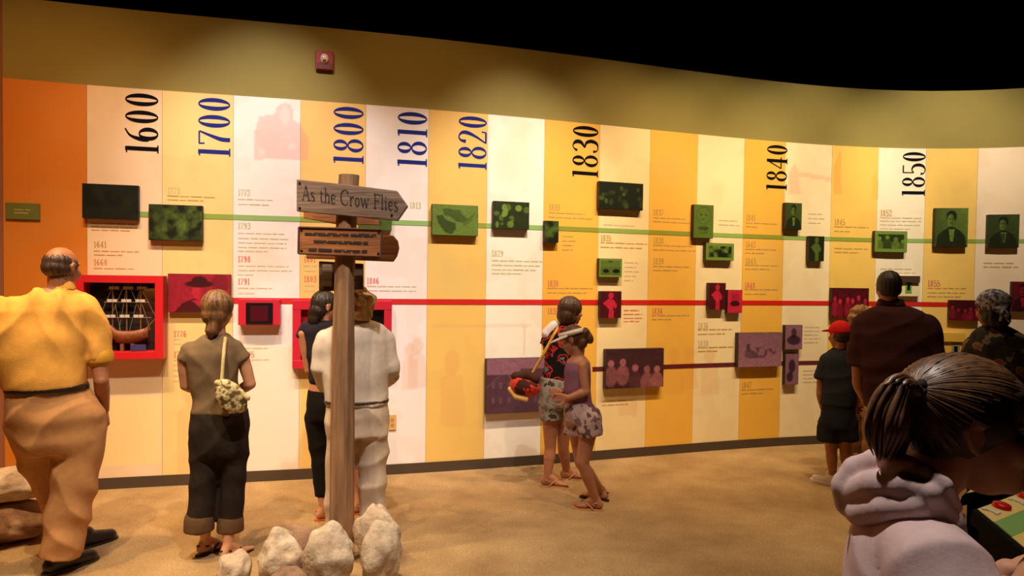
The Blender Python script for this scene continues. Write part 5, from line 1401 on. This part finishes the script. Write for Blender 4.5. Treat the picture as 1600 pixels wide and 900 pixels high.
p.wear('bandana_knot', [cap_vf(p.h(.0, -.11, .0), .018, p.h(.02, -.125, -.03), .015), cap_vf(p.h(.0, -.12, -.005), .014, p.h(.035, -.125, -.075), .010), cap_vf(p.h(.0, -.12, -.005), .014, p.h(-.02, -.13, -.07), .009)], MBD, .006, 2, 0)

# ------------------------------------------------------------------ girl in pale pink hoodie, close to us
g = plane_pt(1440, 900, 1.16); g.z = 0
p = Fig('girl in pale pink hoodie with a ponytail bending over the console', G=g); p.skin_mat = mat('skin_fair', S(196, 140, 110), .55, noise=.1, nscale=30, sss=.08)
p.head(1512, 670, .90, 80, 2, -.02)
p.skin += [cap_vf(p.pt(1418, 775, -.01), .060, p.h(0, -.045, -.06), .052), cap_vf(p.h(0, -.045, -.06), .052, p.h(0, -.01, -.03), .05)]
R = [(742, 1396, 1466, .07), (765, 1372, 1480, .10), (790, 1346, 1490, .14), (825, 1332, 1500, .165), (860, 1324, 1510, .18), (900, 1320, 1520, .185), (1000, 1322, 1512, .17), (1100, 1325, 1504, .165), (1180, 1318, 1510, .18)]
p.torso(R)
MHD = cloth('pale_pink_fleece', S(224, 194, 194), noise=.08, ns=40, bump=.06)
p.wear('hoodie', p.rows(R) + p.limb([(1440, 862, .068, -.13), (1462, 890, .078, -.17), (1482, 940, .078, -.19), (1500, 1010, .070, -.20), (1560, 940, .052, -.17)]) + p.limb([(1436, 822, .080, .17), (1465, 930, .075, .20), (1530, 960, .06, .22), (1570, 900, .05, .22)]), MHD, .008, 5, .006, 61, 34, 18)
# hood lying on the back: thick soft rolls round the neck
def hood_roll(pts, rad):
    P = [(p.pt(x, y, d), r_ * rad) for x, y, r_, d in pts]
    return [cap_vf(P[i][0], P[i][1], P[i + 1][0], P[i + 1][1]) for i in range(len(P) - 1)]
p.wear('hood', p.rows([(722, 1366, 1408, .07), (742, 1352, 1450, .105), (770, 1342, 1474, .12), (800, 1350, 1480, .125)])
       + hood_roll([(1488, 792, .8, -.085), (1470, 760, 1, -.115), (1434, 735, 1.05, -.12), (1398, 722, 1.1, -.10), (1368, 722, 1.2, -.06), (1362, 724, 1.2, .05), (1390, 730, 1.0, .10), (1440, 746, .9, .11)], .019)
       + hood_roll([(1482, 806, .8, -.105), (1450, 772, 1, -.135), (1408, 757, 1.1, -.135), (1366, 757, 1.2, -.115), (1334, 772, 1.2, -.07), (1332, 772, 1.2, .04), (1380, 766, 1.1, .12)], .021)
       + hood_roll([(1476, 818, .7, -.12), (1430, 792, 1, -.145), (1384, 795, 1.1, -.135), (1346, 802, 1.2, -.09), (1340, 800, 1.2, .02)], .021)
       + hood_roll([(1366, 722, 1.0, -.07), (1340, 736, 1.3, -.06), (1326, 760, 1.4, -.06), (1330, 786, 1.3, -.06), (1346, 802, 1.1, -.08)], .021) + hood_roll([(1366, 724, 1.2, .03), (1340, 742, 1.4, .03), (1330, 770, 1.4, .03), (1346, 800, 1.2, .03)], .022),
       MHD, .0042, 2, disp=folds(.002, 63, 60, 40))
p.arm((1458, 930, -.19), (1494, 1008, -.19), (1572, 925, -.16), .9, (80, 40)); p.arm((1465, 930, .2), (1530, 960, .22), (1575, 892, .22), .9, (85, 35), flip=-1)
LL = [(1170, 1320, 1508, .165), (1240, 1316, 1512, .18), (1300, 1322, 1506, .175)]
p.wear('jeans', p.rows(LL) + [cap_vf(p.pt(1415, 1290, d), .098, p.pt(1420, 1290, d) * .5 + Vector((p.G.x, p.G.y, 0)) * .5 + p.n * d * .5, .07) for d in (-.085, .085)] + [cap_vf(p.pt(1420, 1290, d) * .5 + Vector((p.G.x, p.G.y, 0)) * .5 + p.n * d * .5, .07, p.G + p.n * d + Vector((0, 0, .10)), .06) for d in (-.085, .085)], cloth('blue_denim', S(60, 66, 90)), .012, 3, .005, 64)
for d in (-.085, .085):
    an = p.G + p.n * d + Vector((0, 0, .081)); hip = p.pt(1415, 1290, d)
    p.skin += [cap_vf(hip, .075, (hip + an) / 2, .05), cap_vf((hip + an) / 2, .05, an, .032)]
    p.shoe(an, 86, .95, MSN, MSN)
p.finish(.005, 3)
# hair: smooth cap drawn back to the tie, then a ponytail of separate locks
MGH = mat('hair_ash_brown', S(140, 98, 64), .38, noise=.3, nscale=60, col2=S(84, 56, 38), spec=.6)
C = p.H[0] - p.root.location
def on_hair(px, py, grow=1.03):
    o_ = Vector((0, 0, HC)); dv = pix_ray(px, py).normalized(); c_ = p.h(0, -.014, .03); ax = p.H[1:4]; rd = [.090 * .90 * grow, .107 * .90 * grow, .101 * .90 * grow]
    oo = Vector([(o_ - c_).dot(ax[i]) / rd[i] for i in range(3)]); dd_ = Vector([dv.dot(ax[i]) / rd[i] for i in range(3)])
    A_, B_, C_ = dd_.dot(dd_), oo.dot(dd_), oo.dot(oo) - 1; disc = max(0, B_ * B_ - A_ * C_)
    return o_ + dv * ((-B_ - math.sqrt(disc)) / A_)
tie = on_hair(1441, 612)
td = (tie - p.G).dot(p.n)
tl = tie - p.root.location
def pulled(c):
    v = c - np.array(tl)[None]; l = np.linalg.norm(v, axis=1) + 1e-6
    d = v / l[:, None]
    ax1 = np.array(p.H[1]); ax2 = np.array(p.H[3])
    an = np.arctan2(d @ ax1, d @ ax2)
    return .0016 * np.sin(an * 34 + 6 * l) + .0014 * np.sin(an * 71 + 3) + .001 * np.sin(an * 15)
p.wear('hair', [p.he(0, -.014, .030, .086, .101, .097), p.he(0, -.05, .03, .074, .07, .08), p.he(.0, .03, .052, .073, .064, .062), p.he(0, -.05, -.03, .062, .05, .045), cap_vf(p.h(0, -.045, .04), .05, tie, .016), p.he(.064, .02, .018, .020, .04, .034), p.he(-.064, .02, .018, .020, .04, .034)], mat('hair_ash_under', S(74, 50, 34), .6), .0045, 4)
# fine locks drawn from the hairline back to the tie
Ch, rt, fw, u_, kk_ = p.H
tv = tie - p.h(0, -.014, .03)
tdir = Vector((tv.dot(rt), tv.dot(fw), tv.dot(u_))).normalized()
rl = random.Random(11); sl = []
while len(sl) < 1100:
    d = Vector((rl.gauss(0, 1), rl.gauss(0, 1), rl.gauss(0, 1))).normalized()
    if d.z < -.62 or (d.y > .25 and d.z < .30) or (d.y > -.15 and d.z < -.12) or d.dot(tdir) > .96: continue
    lift = rl.uniform(.0, .0045); V, Fc = [], []
    prev = None; npt = 9
    for k_ in range(npt):
        t_ = k_ / (npt - 1)
        q = d.slerp(tdir, t_) if hasattr(d, 'slerp') else d.lerp(tdir, t_).normalized()
        ext = .012 * t_ ** 3
        c_ = p.h(0, -.014, .03) + (rt * q.x * (.090 + lift + ext) + fw * q.y * (.107 + lift + ext) + u_ * q.z * (.101 + lift + ext)) * kk_
        sl_pts = c_
        rr = .0022 * (.35 + 1.0 * math.sin(math.pi * (.1 + .8 * t_)))
        qn = (rt * q.x + fw * q.y + u_ * q.z).normalized()
        tg = ((c_ - prev) if prev is not None else (tie - c_)).normalized()
        b_ = qn.cross(tg).normalized()
        V += [c_ + b_ * rr, c_ + qn * rr * .9, c_ - b_ * rr, c_ - qn * rr]
        if k_: Fc += [[4 * k_ - 4 + s_, 4 * k_ - 4 + (s_ + 1) % 4, 4 * k_ + (s_ + 1) % 4, 4 * k_ + s_] for s_ in range(4)]
        prev = c_
    sl.append((V, Fc))
v, f = merge(*sl)
o = p.mesh('hair_strands', v, f, MGH); o['kind'] = 'stuff'
v, f = [], []
p.wear('hair_tie', [cap_vf(tie + Vector((0, 0, .009)), .0125, tie - Vector((0, 0, .009)), .0125)], mat('black_elastic', S(16, 14, 14), .8), .004, 1, 0)
r_ = random.Random(5)
locks = []
for i in range(130):
    u0, w0 = r_.uniform(-1, 1), r_.uniform(-1, 1)
    ex = r_.uniform(.75, 1.2)
    q = [(1438, 612 + u0 * 5, .0), (1416 + u0 * 8, 604 + 10 * w0 + 8 * u0, w0 * .015), (1396 + 20 * u0, 626 + 16 * u0, w0 * .036), (1390 + 28 * u0 + 4 * w0, 658 + 10 * u0, w0 * .046), (1386 + 26 * u0 + 6 * w0, 688 + 6 * u0, w0 * .042), (1388 + 14 * u0 + 10 * w0, 690 + 26 * ex, w0 * .026)]
    pts = []
    P3 = [p.pt(x, y, td - .012 + d) for x, y, d in q]
    # Catmull path
    PP = [P3[0]] + P3 + [P3[-1]]
    for a_ in range(1, len(PP) - 2):
        for s_ in range(5):
            t_ = s_ / 5
            pts.append(.5 * ((2 * PP[a_]) + (-PP[a_ - 1] + PP[a_ + 1]) * t_ + (2 * PP[a_ - 1] - 5 * PP[a_] + 4 * PP[a_ + 1] - PP[a_ + 2]) * t_ * t_ + (-PP[a_ - 1] + 3 * PP[a_] - 3 * PP[a_ + 1] + PP[a_ + 2]) * t_ ** 3))
    pts.append(P3[-1])
    nn_ = len(pts); V, Fc = [], []
    for k_, c_ in enumerate(pts):
        fr = k_ / (nn_ - 1); rr = .0046 * (.6 + .9 * math.sin(math.pi * min(1, fr * .9 + .08))) * (1 - .75 * max(0, fr - .7) / .3)
        tg = (pts[min(k_ + 1, nn_ - 1)] - pts[max(k_ - 1, 0)]).normalized(); a_ = tg.orthogonal().normalized(); b_ = tg.cross(a_)
        for s_ in range(6):
            t_ = math.pi * s_ / 3; V.append(c_ + (a_ * math.cos(t_) + b_ * math.sin(t_)) * rr)
        if k_:
            Fc += [[6 * (k_ - 1) + s_, 6 * (k_ - 1) + (s_ + 1) % 6, 6 * k_ + (s_ + 1) % 6, 6 * k_ + s_] for s_ in range(6)]
    locks.append((V, Fc))
v, f = merge(*locks)
o = p.mesh('ponytail', v, f, MGH); o['kind'] = 'stuff'
